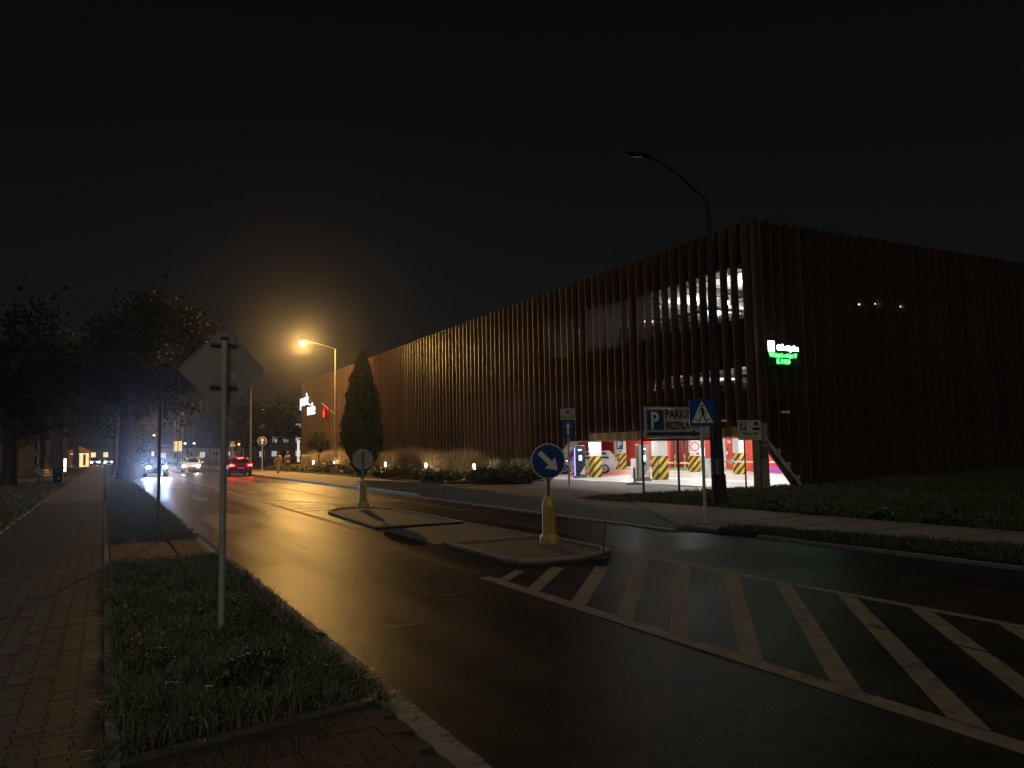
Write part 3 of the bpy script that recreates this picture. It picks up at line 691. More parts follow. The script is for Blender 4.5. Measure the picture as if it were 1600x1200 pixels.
# ------------------------------------------------------------------ things in and before the entrance hall
def ticket_machine(label, x, y, rz, blue):
    t = thing('ticket_machine', label, 'ticket machine', (x, y, .05), rz)
    MB().box(-.36, .36, -.36, .36, 0, .12).build('plinth', CONC, t, bevel=.01)
    MB().box(-.3, .3, -.28, .28, .12, 1.85).build('cabinet', mat('machine_grey', (.22, .22, .22), .4, .1, 5) if not blue else mat('machine_navy', (.03, .035, .06), .4, .1, 5), t, bevel=.03)
    f = MB().box(-.26, .26, -.30, -.281, .2, 1.8).build('front_panel', DARKM if blue else mat('brushed_panel', (.34, .34, .33), .35, .1, 5), t)
    MB().box(-.07, .1, -.312, -.301, 1.0, 1.28).build('screen', SCREEN, f)
    MB().box(-.06, .1, -.33, -.301, .78, .93).build('card_slot', SIGNK, f)
    MB().ext([(-.12, -.301, 1.55), (.0, -.301, 1.52), (.0, -.301, 1.56), (.1, -.301, 1.55), (.1, -.301, 1.62), (-.1, -.301, 1.63)], (0, -.008, 0)).build('logo_mark', emis('machine_logo', (1, 1, 1), 1.5), f)
    MB().ext([(.26, -.301, .2), (.26, -.301, .7), (-.02, -.301, .2)], (0, -.006, 0)).build('pale_corner', SIGNW, f)
    if blue: MB().box(-.325, -.285, -.31, -.27, .14, 1.84).build('light_strip', BLUEL, t)
    return t
ticket_machine('dark ticket machine with a glowing blue edge strip', 24.0, 37.1, R(-28), True)
ticket_machine('grey ticket machine with small blue screen beside the banner post', 23.9, 31.15, R(-28), False)
def island_slab(x0, x1, y0, y1, label):
    o = MB().box(-(x1 - x0) / 2, (x1 - x0) / 2, -(y1 - y0) / 2, (y1 - y0) / 2, 0, .10).build('machine_island', CONC_P, bevel=.02)
    o.location = ((x0 + x1) / 2, (y0 + y1) / 2, .05); return tag(o, label, 'kerb island')
def barrier(label, x, y, ex, ey, hub=None):
    t = thing('barrier', label, 'barrier', (x, y, .05))
    MB().box(-.17, .17, -.17, .17, 0, 1.05).build('cabinet', WHITEW, t, bevel=.02)
    MB().box(-.18, .18, -.18, .18, 1.05, 1.10).build('cap', SIGNR, t)
    dx, dy = ex - x, ey - y; L = math.hypot(dx, dy); ux, uy = dx / L, dy / L
    b = MB().ext([(0, 0, .82), (dx, dy, .80), (dx, dy, .88), (0, 0, .92)], (-uy * .05, ux * .05, 0)).build('boom', SIGNW, t)
    for k in range(1, int(L / 1.1), 2):
        a = k * 1.1
        MB().ext([(ux * a + uy * .004, uy * a - ux * .004, .83), (ux * (a + .5) + uy * .004, uy * (a + .5) - ux * .004, .83), (ux * (a + .5) + uy * .004, uy * (a + .5) - ux * .004, .88), (ux * a + uy * .004, uy * a - ux * .004, .88)], (-uy * .06, ux * .06, 0)).build('red_band', SIGNR, b)
    if hub: MB().tube((ux * hub - .05, uy * hub, .85), (ux * hub + .06, uy * hub, .85), .13, n=16).build('hub', mat('hub_grey', (.35, .35, .33), .5, .1, 5), t)
    return t
barrier('white barrier with long boom reaching behind the corner pillar', 28.2, 31.3, 28.4, 25.6, 1.75)
barrier('white barrier with boom in the middle lane behind the banner', 26.0, 34.6, 26.0, 30.2)
for (lab, x, y) in (('thin yellow post left of the pair before the dark red gate', 39.5, 47.4), ('thin yellow post right of the pair before the dark red gate', 39.2, 45.9)):
    t = thing('yellow_post', lab, 'post', (x, y, .055)); MB().tube((0, 0, 0), (0, 0, 1.02), .05, n=12).build('tube', YELP, t)
    MB().tube((0, 0, .62), (0, 0, .72), .053, n=12).build('band', BLKP, t)
fe = thing('fire_extinguisher', 'white-fronted red fire extinguisher hanging on the red wall', 'extinguisher', (38.1, 40.15, 1.2), R(-65))
MB().lathe([(.05, -.26), (.085, -.24), (.085, .18), (.04, .26), (.025, .3)], 14).build('cylinder', SIGNR, fe, smooth=True)
MB().box(-.06, .06, -.09, -.084, -.12, .12).build('label_plate', SIGNW, fe)
MB().box(-.02, .1, -.02, .02, .28, .33).build('handle', SIGNK, fe)
es = MB().box(-.12, .12, -.012, 0, -.12, .12).build('fire_sign', mat('fire_sign_face', (.8, .45, .3), .5, .1, 5)); es.location = (38.05, 39.9, 1.98); es.rotation_euler = (0, 0, R(-65))
tag(es, 'small square sign on the red wall above the fire extinguisher', 'sign')
# dark door panel with handle rail beside gate: dark cupboard next to the round sign
dp = thing('wall_terminal', 'dark wall terminal with a small lit screen left of the round sign', 'terminal', (36.9, 41.5, .055), R(-40))
MB().box(-.3, .3, 0, .25, 0, 2.0).build('cabinet', mat('terminal_grey', (.3, .32, .31), .5, .1, 5), dp)
MB().box(-.12, .28, -.02, -.002, .95, 1.5).build('screen', emis('dim_screen', (.35, .55, .8), .8), dp)
MB().box(-.28, -.2, -.02, -.002, .2, 1.9).build('dark_edge', SIGNK, dp)

def psign(label, loc, rz):
    t = thing('parking_sign', label, 'sign', loc, rz)
    MB().box(-.27, .27, -.012, 0, .30, 1.06).build('plate', SIGNB, t); text('P', .62, SIGNW, t, (-.18, -.013, .46), bold=.02)
    MB().box(-.25, .25, -.012, 0, 0, .29).build('lower_plate', SIGNW, t); MB().box(-.1, .1, -.018, -.012, .12, .2).build('arrow_mark', SIGNB, t)
    return t
psign('blue parking sign with white letter on a striped column', (34.63, 47.9, 1.25), R(-60))
t = thing('no_entry_sign', 'square white sign with a red ring on a striped column', 'sign', (33.8, 38.55, 1.1), R(-45))
MB().box(-.33, .33, -.012, 0, 0, .95).build('plate', SIGNW, t)
rg = MB(); rg.loft([[(r * math.cos(a), yy, .58 + r * math.sin(a)) for a in [2 * math.pi * i / 28 for i in range(28)]] for r, yy in ((.29, -.013), (.29, -.02), (.23, -.02), (.23, -.013))]); 
rg.f = rg.f[:-2]; rg.mi = rg.mi[:-2]; rg.build('red_ring', SIGNR, t)
MB().box(.08, .25, -.018, -.012, .06, .2).build('blue_mark', SIGNB, t); text('Zakaz', .1, SIGNK, t, (-.27, -.0135, .09))
bp = thing('lane_post', 'grey flexible post on a dark rubber base before the ticket machines', 'post', (21.9, 29.2, .02))
MB().lathe([(.42, 0), (.38, .06), (.12, .1)], 20).build('base', RUBBER, bp); MB().tube((0, 0, .08), (0, 0, .78), .055, n=14).build('tube', STEEL_D, bp)

# ------------------------------------------------------------------ cars
def car(name, label, loc, rz, paint, head=None, tail=None, kind='hatch', brake=False, group=None, plate_txt=None):
    t = thing(name, label, 'car', loc, rz, group)
    suv = .12 if kind == 'suv' else 0
    st = [(-2.08, .42, .86, .70), (-2.0, .30, .98, .84), (-1.5, .25, 1.0, .89), (-.3, .23, .97, .90), (.7, .23, .95, .90), (1.15, .24, .90, .89), (1.7, .26, .80, .87), (2.0, .30, .70, .80), (2.12, .40, .58, .66)]
    rings = []
    for (y, zb, zt, wv) in st:
        zb += suv * .6; zt += suv
        rings.append([(-wv * .9, y, zb), (wv * .9, y, zb), (wv, y, zb + .14), (wv * 1.01, y, (zb + zt) / 2), (wv * .97, y, zt - .06), (wv * .82, y, zt), (-wv * .82, y, zt), (-wv * .97, y, zt - .06), (-wv * 1.01, y, (zb + zt) / 2), (-wv, y, zb + .14)])
    MB().loft(rings).build('body', paint, t, smooth=True, bevel=.02)
    zr = 1.47 + suv; zb = .95 + suv
    def gr(y, z, wv): return [(-wv, y, z), (wv, y, z)]
    yb0, yb1, yt0, yt1 = -1.98, 1.1, -1.55, .15
    cb = MB(); lv = [(yb0, yb1, zb, .80), (yb0 + .12, yb1 - .3, zb + .18, .765), ((yb0 + yt0) / 2 + .06, .42, zr - .12, .66), (yt0, yt1, zr, .58)]
    cb.loft([[(-wv, a, z), (-wv * .75, a - .03, z), (wv * .75, a - .03, z), (wv, a, z), (wv, b, z), (wv * .7, b + .05, z), (-wv * .7, b + .05, z), (-wv, b, z)] for a, b, z, wv in lv])
    cb.build('cabin', paint, t, smooth=True, bevel=.03)
    def lerp(a, b, u): return a + (b - a) * u
    def gq(name2, pts): MB().ext(pts, (0, 0, .004)).build(name2, GLASS, t)
    gl = MB().ext([(-.66, 1.10, zb + .06), (.66, 1.10, zb + .06), (.5, .28, zr - .06), (-.5, .28, zr - .06)], (0, .03, .02)).build('windscreen', GLASS, t)
    MB().ext([(-.62, -2.02, zb + .1), (.62, -2.02, zb + .1), (.48, -1.68, zr - .06), (-.48, -1.68, zr - .06)], (0, -.03, .01)).build('rear_window', GLASS, t)
    for s in (-1, 1):
        for (ya, yb, yc, yd) in ((-1.6, -.42, -.42, -1.35), (-.34, .78, .22, -.34)):
            MB().ext([(s * .795, ya, zb + .05), (s * .795, yb, zb + .05), (s * .63, yc, zr - .09), (s * .63, yd, zr - .09)], (s * .022, 0, .0)).build('side_window', GLASS, t)
        for yw in (-1.28, 1.30):
            wh = MB().lathe([(.2, -.1), (.31, -.1), (.325, -.06), (.325, .06), (.31, .1), (.2, .1)], 20, (s * .80, yw, .325), 'X').build('wheel', RUBBER, t)
            MB().lathe([(.2, 0), (.2, .015), (.05, .03)], 14, (s * .80 + (.09 if s > 0 else -.12), yw, .325), 'X').build('rim', RIM, wh)
            for k in range(5):
                a = 2 * math.pi * k / 5
                MB().tube((s * .915, yw, .325), (s * .915, yw + .19 * math.cos(a), .325 + .19 * math.sin(a)), .028, .02, 5).build('spoke', DARKM, wh)
        h = MB().ball((s * .62, 1.99, .70 + suv), (.17, .10, .085), 12, 8).build('headlight', head or RIM, t, smooth=True)
        MB().ext([(s * .52, -2.07, .82 + suv), (s * .84, -2.0, .80 + suv), (s * .82, -1.99, .96 + suv), (s * .55, -2.05, .93 + suv)], (0, -.03, 0)).build('tail_light', tail or mat('dull_tail', (.25, .02, .02), .3, .1, 5), t)
        MB().box(s * .98 - .09, s * .98 + .09, .62, .74, zb + .02, zb + .16).build('mirror', paint, t, bevel=.02)
    if brake: MB().box(-.2, .2, -1.70, -1.66, zr - .05, zr).build('brake_light', tail, t)
    MB().box(-.45, .45, 2.06, 2.13, .36 + suv * .6, .52 + suv * .6).build('grille', SIGNK, t)
    MB().box(-.26, .26, -2.115, -2.09, .62 + suv, .74 + suv).build('number_plate', PLATE, t)
    MB().box(-.72, .72, -2.1, -2.02, .32 + suv * .6, .44 + suv * .6).build('bumper', SIGNK, t)
    return t
def beam(parent, x, y, z, energy, colr, size=70, tilt=4):
    L = bpy.data.lights.new('headlight_beam', 'SPOT'); L.energy = energy; L.color = colr; L.spot_size = R(size); L.spot_blend = .7; L.shadow_soft_size = .08
    o = bpy.data.objects.new('headlight_beam', L); col.objects.link(o); o.parent = parent
    o.location = (x, y, z); o.rotation_euler = (R(90 - tilt), 0, 0); return o    # -Z turned to +Y
P_WHITE = mat('white_car_paint', (.62, .63, .64), .25, .04, 3)
P_RED = mat('dark_red_car_paint', (.16, .012, .012), .25, .05, 3)
P_NAVY = mat('dark_blue_car_paint', (.015, .022, .05), .25, .05, 3)
P_GREY = mat('grey_car_paint', (.14, .14, .15), .3, .05, 3)
car('hatchback_car', 'white hatchback parked in the garage behind the slanted frame', (28.2, 42.9, .05), R(52), P_WHITE)
c_blue = car('oncoming_car', 'dark blue car with bright white headlights coming along the near lane', (3.9, 72, 0), R(180), P_NAVY, head=HEADL, kind='suv')
for s in (-.62, .62): beam(c_blue, s, 2.35, .82, 5000, (.38, .58, 1), 46, 2.6)
c_red = car('braking_car', 'dark car driving away with bright red tail lights', (9.6, 66, 0), 0, P_RED, tail=TAIL, brake=True)
car('turning_car', 'white car with its headlight on beside the red-lit car, half behind the sign pole', (7.9, 84, 0), R(172), P_WHITE, head=HEADW, group=None)
for i, (x, y, lab) in enumerate(((-1.4, 172, 'left one of two far cars with glaring headlights at the end of the sidewalk'), (1.0, 168, 'right one of two far cars with glaring headlights at the end of the sidewalk'))):
    car('distant_car', lab, (x, y, 0), R(178), P_GREY, head=HEADW, group='far cars with headlights on')
for i, (x, y, lab) in enumerate(((26.3, 104.5, 'left one of two dark cars parked past the far end of the garage'), (28.8, 105.0, 'right one of two dark cars parked past the far end of the garage'))):
    car('parked_car', lab, (x, y, .0), R(20), P_GREY, tail=emis('dim_tail', (1, .08, .05), 1.5), group='cars past the garage end')
for i, (x, y) in enumerate(((17.5, 190), (21.5, 191), (25.5, 190.5))):
    car('lot_car', ('left', 'middle', 'right')[i] + ' one of three pale cars parked in front of the far low building', (x, y, 0), R(80), (P_WHITE, P_GREY, P_WHITE)[i], group='cars by the far low building')

# ------------------------------------------------------------------ islands and keep-right bollards
def islandobj(label, pts, ztop):
    c = (sum(p[0] for p in pts) / len(pts), sum(p[1] for p in pts) / len(pts), 0)
    t = thing('traffic_island', label, 'traffic island', c, world_coords=True)
    MB().prism(pts, -.02, ztop - .035).build('paved_top', DRIVE, t)
    n = len(pts)
    for i in range(n):
        a = Vector((*pts[i], 0)); b = Vector((*pts[(i + 1) % n], 0)); L = (b - a).length; k = max(1, round(L / .8))
        u = (b - a) / L; nn = Vector((-u.y, u.x, 0)) * .14
        for j in range(k):
            p = a + u * (L * j / k + .004); q = a + u * (L * (j + 1) / k - .004); z = ztop + random.uniform(-.008, .008)
            MB().ext([(p.x, p.y, -.05), (q.x, q.y, -.05), (q.x, q.y, z - .02), (q.x + nn.x * .15, q.y + nn.y * .15, z), (p.x + nn.x * .15, p.y + nn.y * .15, z), (p.x, p.y, z - .02)][0:2] +
                     [(q.x, q.y, z), (p.x, p.y, z)], nn).build('kerb_stone', KERB, t)
    return t
islandobj('near end of the traffic island with kerb stones round the yellow bollard', [(5.60, 10.95), (5.72, 10.68), (6.02, 10.52), (6.6, 10.45), (7.15, 10.55), (7.55, 10.8), (7.76, 11.2), (7.80, 13.6), (5.66, 13.6)], .07)
islandobj('far end of the traffic island with kerb stones, before the slim evergreen', [(5.58, 17.3), (7.78, 17.3), (7.78, 22.6), (7.55, 23.4), (7.1, 23.85), (6.5, 23.8), (6.0, 23.2), (5.76, 22.3)], .07)
struct(MB().box(5.62, 7.8, 13.75, 17.15, -.02, .012).build('crossing_refuge', DRIVE))

def keep_right(label, x, y, rz, z=.1, group='yellow keep-right bollards'):
    t = thing('keep_right_bollard', label, 'bollard', (x, y, z), rz, group)
    def oct(r, c=.42): return [(r, -r * c), (r, r * c), (r * c, r), (-r * c, r), (-r, r * c), (-r, -r * c), (-r * c, -r), (r * c, -r)]
    hs = MB(); hs.loft([[(px, py, zz) for px, py in oct(r)] for r, zz in ((.165, 0), (.165, .115), (.118, .17), (.112, .68), (.10, .75), (.075, .81), (.045, .84))])
    h = hs.build('housing', YEL, t, bevel=.008)
    for (sx, sy) in ((0, -1), (-1, 0), (1, 0), (0, 1)):
        r = .1135
        if sy: MB().ext([(-.035, sy * r, .2), (.035, sy * r, .2), (.033, sy * (r - .003), .66), (-.033, sy * (r - .003), .66)], (0, sy * .006, 0)).build('groove_panel', mat('amber_panel', (.36, .24, .06), .45, .2, 9), h)
        else: MB().ext([(sx * r, -.035, .2), (sx * r, .035, .2), (sx * (r - .003), .033, .66), (sx * (r - .003), -.033, .66)], (sx * .006, 0, 0)).build('groove_panel', mat('amber_panel', (.36, .24, .06), .45, .2, 9), h)
    MB().tube((0, 0, .8), (0, 0, 1.72), .03, n=12).build('pole', STEEL_D, t)
    zc = 1.46
    MB().lathe([(.315, -.012), (.318, 0), (.315, .012)], 40, (0, -.05, zc), 'Y').build('plate', ALU, t)
    MB().lathe([(.312, -.004), (.312, 0)], 40, (0, -.0635, zc), 'Y').build('white_rim', SIGNW, t)
    f = MB().lathe([(.297, -.003), (.297, 0)], 40, (0, -.068, zc), 'Y').build('blue_face', SIGNB, t)
    c, s_ = math.cos(R(-45)), math.sin(R(-45))
    ar = [(-.235, -.042), (.05, -.042), (.05, -.115), (.235, 0), (.05, .115), (.05, .042), (-.235, .042)]
    ar = [(-.225, -.045), (.045, -.045), (.045, -.135), (.235, 0), (.045, .135), (.045, .045), (-.225, .045)]
    MB().ext([(px * c - pz * s_, -.0715, zc + px * s_ + pz * c) for px, pz in ar], (0, -.002, 0)).build('white_arrow', SIGNW, f)
    return t
keep_right('yellow bollard with round blue sign and white arrow on the near end of the island', 7.05, 11.96, R(-20))
keep_right('yellow bollard seen from behind with dark round sign before the slim evergreen', 7.0, 22.96, R(172))
keep_right('distant yellow bollard with blue arrow sign on a low kerb far down the road', 7.2, 82, R(-8), 0.0)
MB_far_isl = islandobj('small distant traffic island under the far keep-right sign', [(6.4, 79.5), (7.9, 80.5), (8.0, 96), (6.6, 96)], .10)

# ------------------------------------------------------------------ road signs
def post(t, h, r=.03, x=0., M=None): return MB().tube((x, 0, 0), (x, 0, h), r, n=14).build('pole', M or STEEL, t)
# priority road sign seen from behind
t = thing('priority_sign', 'diamond road sign seen from behind on a steel pole in the near verge', 'road sign', (1.03, 7.95, .06), R(3))
MB().tube((0, 0, -.05), (0, 0, 2.86), .032, n=18).build('pole', STEEL, t, smooth=True)
MB().tube((0, 0, 2.86), (0, 0, 2.885), .038, n=18).build('pole_cap', SIGNK, t)
zc = 2.56; r_ = .415; cr = .05
P = []
for a0 in (0, 90, 180, 270):
    cx, cz = (r_ - cr * 1.414) * math.cos(R(a0)), (r_ - cr * 1.414) * math.sin(R(a0))
    P += [(cx + cr * math.cos(R(a0 - 45 + 90 * i / 5)), zc + cz + cr * math.sin(R(a0 - 45 + 90 * i / 5))) for i in range(6)]
pl = plate(P, .062, .068).build('plate', ALU, t)
rim = MB()
for i in range(len(P)): rim.tube((P[i][0], .063, P[i][1]), (P[(i + 1) % len(P)][0], .063, P[(i + 1) % len(P)][1]), .008, n=6)
rim.build('rolled_edge', ALU, pl)
P2 = [(x * .9, (z - zc) * .9 + zc) for x, z in P]; plate(P2, .069, .071).build('white_face', SIGNW, pl)
P3 = [(x * .68, (z - zc) * .68 + zc) for x, z in P]; plate(P3, .072, .074).build('yellow_face', YELP, pl)
for zz in (2.44 + .38, 2.44 - .04): MB().box(-.125, .125, .034, .06, zz - .012, zz + .012).build('bracket', STEEL_D, t)
MB().box(.052, .112, .0585, .0615, 2.47, 2.55).build('sticker', SIGNW, t)
for k in range(4): MB().box(.058, .106, .0572, .0583, 2.487 + k * .014, 2.492 + k * .014).build('sticker_line', SIGNK, t)
# slim bare pole further along
t = thing('verge_pole', 'slim dark bare pole in the verge beyond the crossing path', 'pole', (.98, 16.9, .055))
post(t, 2.85, .03, M=STEEL_D); MB().tube((0, 0, 2.85), (0, 0, 2.87), .036, n=12).build('pole_cap', SIGNK, t)
pe = plate(rrect(-.3, .3, 2.2, 2.8, .03), -.003, .003).build('edge_on_plate', ALU, t); pe.rotation_euler = (0, 0, R(86)); pe.location = (.045, .0, 0)

# pedestrian crossing sign
def ped_sign(label, loc, rz, h, s=.62, group='blue pedestrian crossing signs'):
    t = thing('crossing_sign', label, 'road sign', loc, rz, group); post(t, h, .035, M=STEEL)
    z0 = h - s + .03
    MB().ext([(x, -.05, z) for x, z in rrect(-s / 2, s / 2, z0, z0 + s, .03)], (0, .012, 0)).build('plate', SIGNB, t)
    tri = MB().ext([(-s * .43, -.052, z0 + s * .12), (s * .43, -.052, z0 + s * .12), (0, -.052, z0 + s * .93)], (0, -.003, 0)).build('white_triangle', SIGNW, t)
    f = MB(); k = s / .62
    def q(pts): f.ext([(x * k, -.0565, z0 + z * k) for x, z in pts], (0, -.002, 0))
    q([(x * .032, .455 + z * .032) for x, z in circle(1, 12)])
    q([(-.03, .415), (.035, .41), (.045, .26), (-.02, .26)])            # torso
    q([(-.02, .27), (.02, .27), (-.03, .17), (-.085, .085), (-.11, .095), (-.06, .18)])  # back leg
    q([(.0, .27), (.045, .27), (.07, .18), (.115, .09), (.085, .08), (.04, .165)])       # front leg
    q([(-.028, .41), (-.005, .40), (-.06, .33), (-.085, .26), (-.102, .27), (-.075, .345)])  # arm
    q([(.03, .405), (.045, .38), (.085, .32), (.09, .25), (.072, .25), (.066, .31), (.028, .36)])
    f.build('walking_figure', SIGNK, tri)
    for (a, b) in ((-.20, -.12), (.10, .20)): MB().box(a * k, b * k, -.0585, -.0565, z0 + .145 * k, z0 + .165 * k).build('ground_mark', SIGNK, tri)
    return t
ped_sign('blue pedestrian crossing sign on a steel pole overlapping the parking banner', (12.02, 13.45, .05), R(-16), 2.76)
ped_sign('small distant pedestrian crossing sign near the red-lit car', (12.6, 90, .1), R(-6), 3.1, .7)

# parking banner on black frame
t = thing('parking_banner', 'large weathered parking banner with blue letter and arrow on a thin black frame', 'banner', (18.9, 22.5, .05))
W2 = 1.62
for x in (-W2 - .02, 0, W2 + .02): MB().box(x - .03, x + .03, -.03, .03, 0, 3.28 if abs(x) > .1 else 2.0).build('post', SIGNK, t)
MB().box(-W2, W2, -.025, .025, 1.92, 1.98).build('frame_rail', SIGNK, t); MB().box(-W2, W2, -.025, .025, 3.22, 3.28).build('frame_rail', SIGNK, t)
bm = MB(); nx = 24; 
V = []; F = []
for i in range(nx + 1):
    for j in range(9):
        x = -1.56 + 3.12 * i / nx; z = 2.03 + 1.14 * j / 8
        V.append((x, -.035 - .006 * math.sin(x * 3.1 + z * 2), z))
for i in range(nx):
    for j in range(8): a = i * 9 + j; F.append((a, a + 9, a + 10, a + 1))
sh = bm.add(V, F).build('sheet', mat('banner_white', (.44, .42, .37), .6, .18, 2.2), t)
for i in range(9): MB().tube((-1.5 + i * .375, -.03, 3.16), (-1.5 + i * .375, -.0, 3.23), .008, n=5).build('tie', SIGNK, t)
for i in range(9): MB().tube((-1.5 + i * .375, -.03, 2.04), (-1.5 + i * .375, -.0, 1.96), .008, n=5).build('tie', SIGNK, t)
b_ = MB().box(-1.42, -.66, -.058, -.045, 2.34, 3.05).build('blue_square', SIGNB, t)
text('P', .86, SIGNW, b_, (-1.28, -.06, 2.38), bold=.02, sx=.9)
text('PARKING', .46, SIGNK, t, (-.58, -.05, 2.76), sx=.84, bold=.006)
text('BEZPŁATNY', .37, SIGNK, t, (-.58, -.05, 2.36), sx=.93, bold=.005)
ar = MB().ext([(-1.42, -.046, 2.12), (.7, -.046, 2.12), (.7, -.046, 2.07), (1.2, -.046, 2.17), (.7, -.046, 2.29), (.7, -.046, 2.24), (-1.42, -.046, 2.24)], (0, -.008, 0)).build('navy_arrow', NAVY, t)
text('WJAZD', .12, mat('faded_print', (.13, .15, .18), .6, .1, 9), ar, (-.6, -.056, 2.14), spacing=1.6)
MB().ext([(-1.4, -.047, 3.12), (-.35, -.047, 3.15), (-.1, -.047, 3.04), (-.4, -.047, 3.02), (-.62, -.047, 3.09), (-1.3, -.047, 3.06)], (0, -.004, 0)).build('peeled_patch', SIGNW, t)

# one-way sign with zone plate
t = thing('one_way_sign', 'blue upright arrow sign under a small white plate by the entrance drive', 'road sign', (15.28, 24.38, .02), R(-22))
post(t, 3.2, .03, M=STEEL)
MB().box(-.28, .28, -.045, -.033, 2.80, 3.22).build('zone_plate', mat('old_white_plate', (.36, .35, .32), .6, .12, 5), t)
MB().ext([(-.06, -.046, 3.04), (.06, -.046, 3.04), (.05, -.046, 3.13), (-.05, -.046, 3.13)], (0, -.002, 0)).build('car_mark', SIGNK, t)
text('Strefa ruchu', .105, SIGNK, t, (-.26, -.047, 2.87))
b_ = MB().box(-.22, .22, -.045, -.033, 2.15, 2.79).build('blue_plate', SIGNB, t)
MB().ext([(-.035, -.047, 2.22), (.035, -.047, 2.22), (.035, -.047, 2.52), (.095, -.047, 2.52), (0, -.047, 2.72), (-.095, -.047, 2.52), (-.035, -.047, 2.52)], (0, -.002, 0)).build('white_arrow', SIGNW, b_)

# park and ride board at the corner
t = thing('park_ride_board', 'cream park and ride board on two dark posts before the corner pillar', 'sign', (20.95, 20.9, .1))
MB().tube((-.28, 0, 0), (-.28, 0, 2.5), .028, n=10).build('post', SIGNK, t); MB().tube((.5, 0, 0), (.5, 0, 2.5), .028, n=10).build('post', SIGNK, t)
bo = MB().box(-.6, .54, -.05, -.035, 1.84, 2.56).build('board', mat('cream_board', (.52, .50, .44), .55, .08, 5), t)
b_ = MB().box(-.51, -.19, -.055, -.0505, 2.18, 2.50).build('icon_square', mat('olive_grey', (.09, .10, .075), .5, .1, 5), t)
text('P', .34, bo.data.materials[0], b_, (-.42, -.057, 2.22), bold=.008)
MB().box(-.05, -.01, -.055, -.0505, 2.32, 2.36).build('dot', SIGNK, t)
ic = MB(); ic.ext([(.16, -.051, 2.42), (.24, -.051, 2.5), (.36, -.051, 2.5), (.38, -.051, 2.36), (.30, -.051, 2.33), (.26, -.051, 2.40)], (0, -.004, 0)); ic.box(.12, .48, -.055, -.051, 2.20, 2.29)
ic.build('bus_icon', SIGNK, t)
text('Parkuj i Jedź', .155, TEXTBR, t, (-.38, -.052, 2.03), bold=.004, sx=.98)
for k in range(3): MB().box(-.32, .30, -.0535, -.051, 1.90 + k * .035, 1.905 + k * .035).build('small_print', mat('grey_print', (.25, .24, .22), .6, .1, 9), t)
inf = thing('info_plate', 'dark notice plate fixed to the corner pillar', 'sign', (22.73, 21.93, 1.25))
MB().box(-.14, .14, -.015, 0, 0, .62).build('plate', mat('slate_plate', (.06, .075, .08), .5, .1, 5), inf); MB().box(-.09, .09, -.019, -.015, .42, .54).build('symbol', mat('plate_print', (.25, .28, .28), .5, .1, 5), inf)
for k in range(4): MB().box(-.1, .1, -.018, -.015, .08 + k * .06, .1 + k * .06).build('text_line', MATS['plate_print'], inf)

# far straight-ahead sign
t = thing('ahead_sign', 'round blue sign with straight-up arrow beyond the two walkers', 'road sign', (12.8, 73, .1), R(-8))
post(t, 3.2, .035); f = MB().lathe([(.40, -.01), (.40, .01)], 32, (0, -.05, 2.8), 'Y').build('white_rim', SIGNW, t)
MB().lathe([(.37, -.004), (.37, 0)], 32, (0, -.063, 2.8), 'Y').build('blue_face', SIGNB, t)
MB().ext([(-.06, -.069, 2.52), (.06, -.069, 2.52), (.06, -.069, 2.84), (.2, -.069, 2.84), (0, -.069, 3.1), (-.2, -.069, 2.84), (-.06, -.069, 2.84)], (0, -.003, 0)).build('white_arrow', SIGNW, t)

# ------------------------------------------------------------------ street lamps
def street_lamp(label, base, head, hpole, lit, r0=.11, r1=.05, energy=0, colr=(1, .54, .14), lens=None, headlen=.75, lens_h=.07, PM=None):
    PM = PM or STEEL_D
    t = thing('street_lamp', label, 'street lamp', base, world_coords=True)
    bx, by, bz = base; b = Vector(base); top = b + Vector((0, 0, hpole)); h = Vector(head)
    MB().tube(b + Vector((0, 0, -.1)), b + Vector((0, 0, .9)), r0 * 1.35, r0 * 1.2, 14).build('base_sleeve', PM, t)
    MB().tube(b + Vector((0, 0, .9)), top, r0, r1, 14).build('pole', PM, t, smooth=True)
    dirv = h - top; pts = []
    for i in range(7):
        u = i / 6; pts.append(top + Vector((dirv.x * u, dirv.y * u, dirv.z * math.sin(u * math.pi / 2))))
    MB().path(pts, [r1 * .8] * 7, 8).build('arm', PM, t, smooth=True)
    ux = Vector((dirv.x, dirv.y, 0)).normalized()
    uy = Vector((-ux.y, ux.x, 0)); ring = []
    hd = MB(); L = headlen
    for (s, wv, z0, z1) in ((-.15, .06, -.03, .06), (.1, .14, -.05, .12), (L * .5, .17, -.05, .15), (L * .85, .14, -.05, .11), (L, .06, -.03, .04)):
        c = h + ux * (s - L * .4)
        ring.append([c + uy * (wv * a) + Vector((0, 0, z)) for a, z in ((-1, z0), (1, z0), (1, (z0 + z1) / 2), (.6, z1), (-.6, z1), (-1, (z0 + z1) / 2))])
    hd.loft(ring); hdo = hd.build('lamp_head', PM, t, smooth=True)
    c = h + ux * (L * .15)
    MB().ball(c + Vector((0, 0, -.05 - lens_h * .4)), (.24, .17, lens_h), 14, 8).build('lens', lens or GLASS, hdo, smooth=True)
    if lit:
        Lg = bpy.data.lights.new('lamp_light', 'POINT'); Lg.energy = energy; Lg.color = colr; Lg.shadow_soft_size = .12
        o = bpy.data.objects.new('lamp_light', Lg); col.objects.link(o); o.parent = t; o.location = c + Vector((0, 0, -.34)) - b
    return t
street_lamp('lit orange street lamp on a tall pole with a red flag, by the evergreen', (18.75, 70, .08), (15.8, 70, 11.85), 11.2, True, energy=15500, lens=SODIUM, lens_h=.14)
street_lamp('smaller lit orange street lamp far down the road behind tree leaves', (12.0, 144, 0), (9.8, 144, 10.7), 9.6, True, energy=5000, lens=emis('far_sodium', (1, .62, .12), 60))
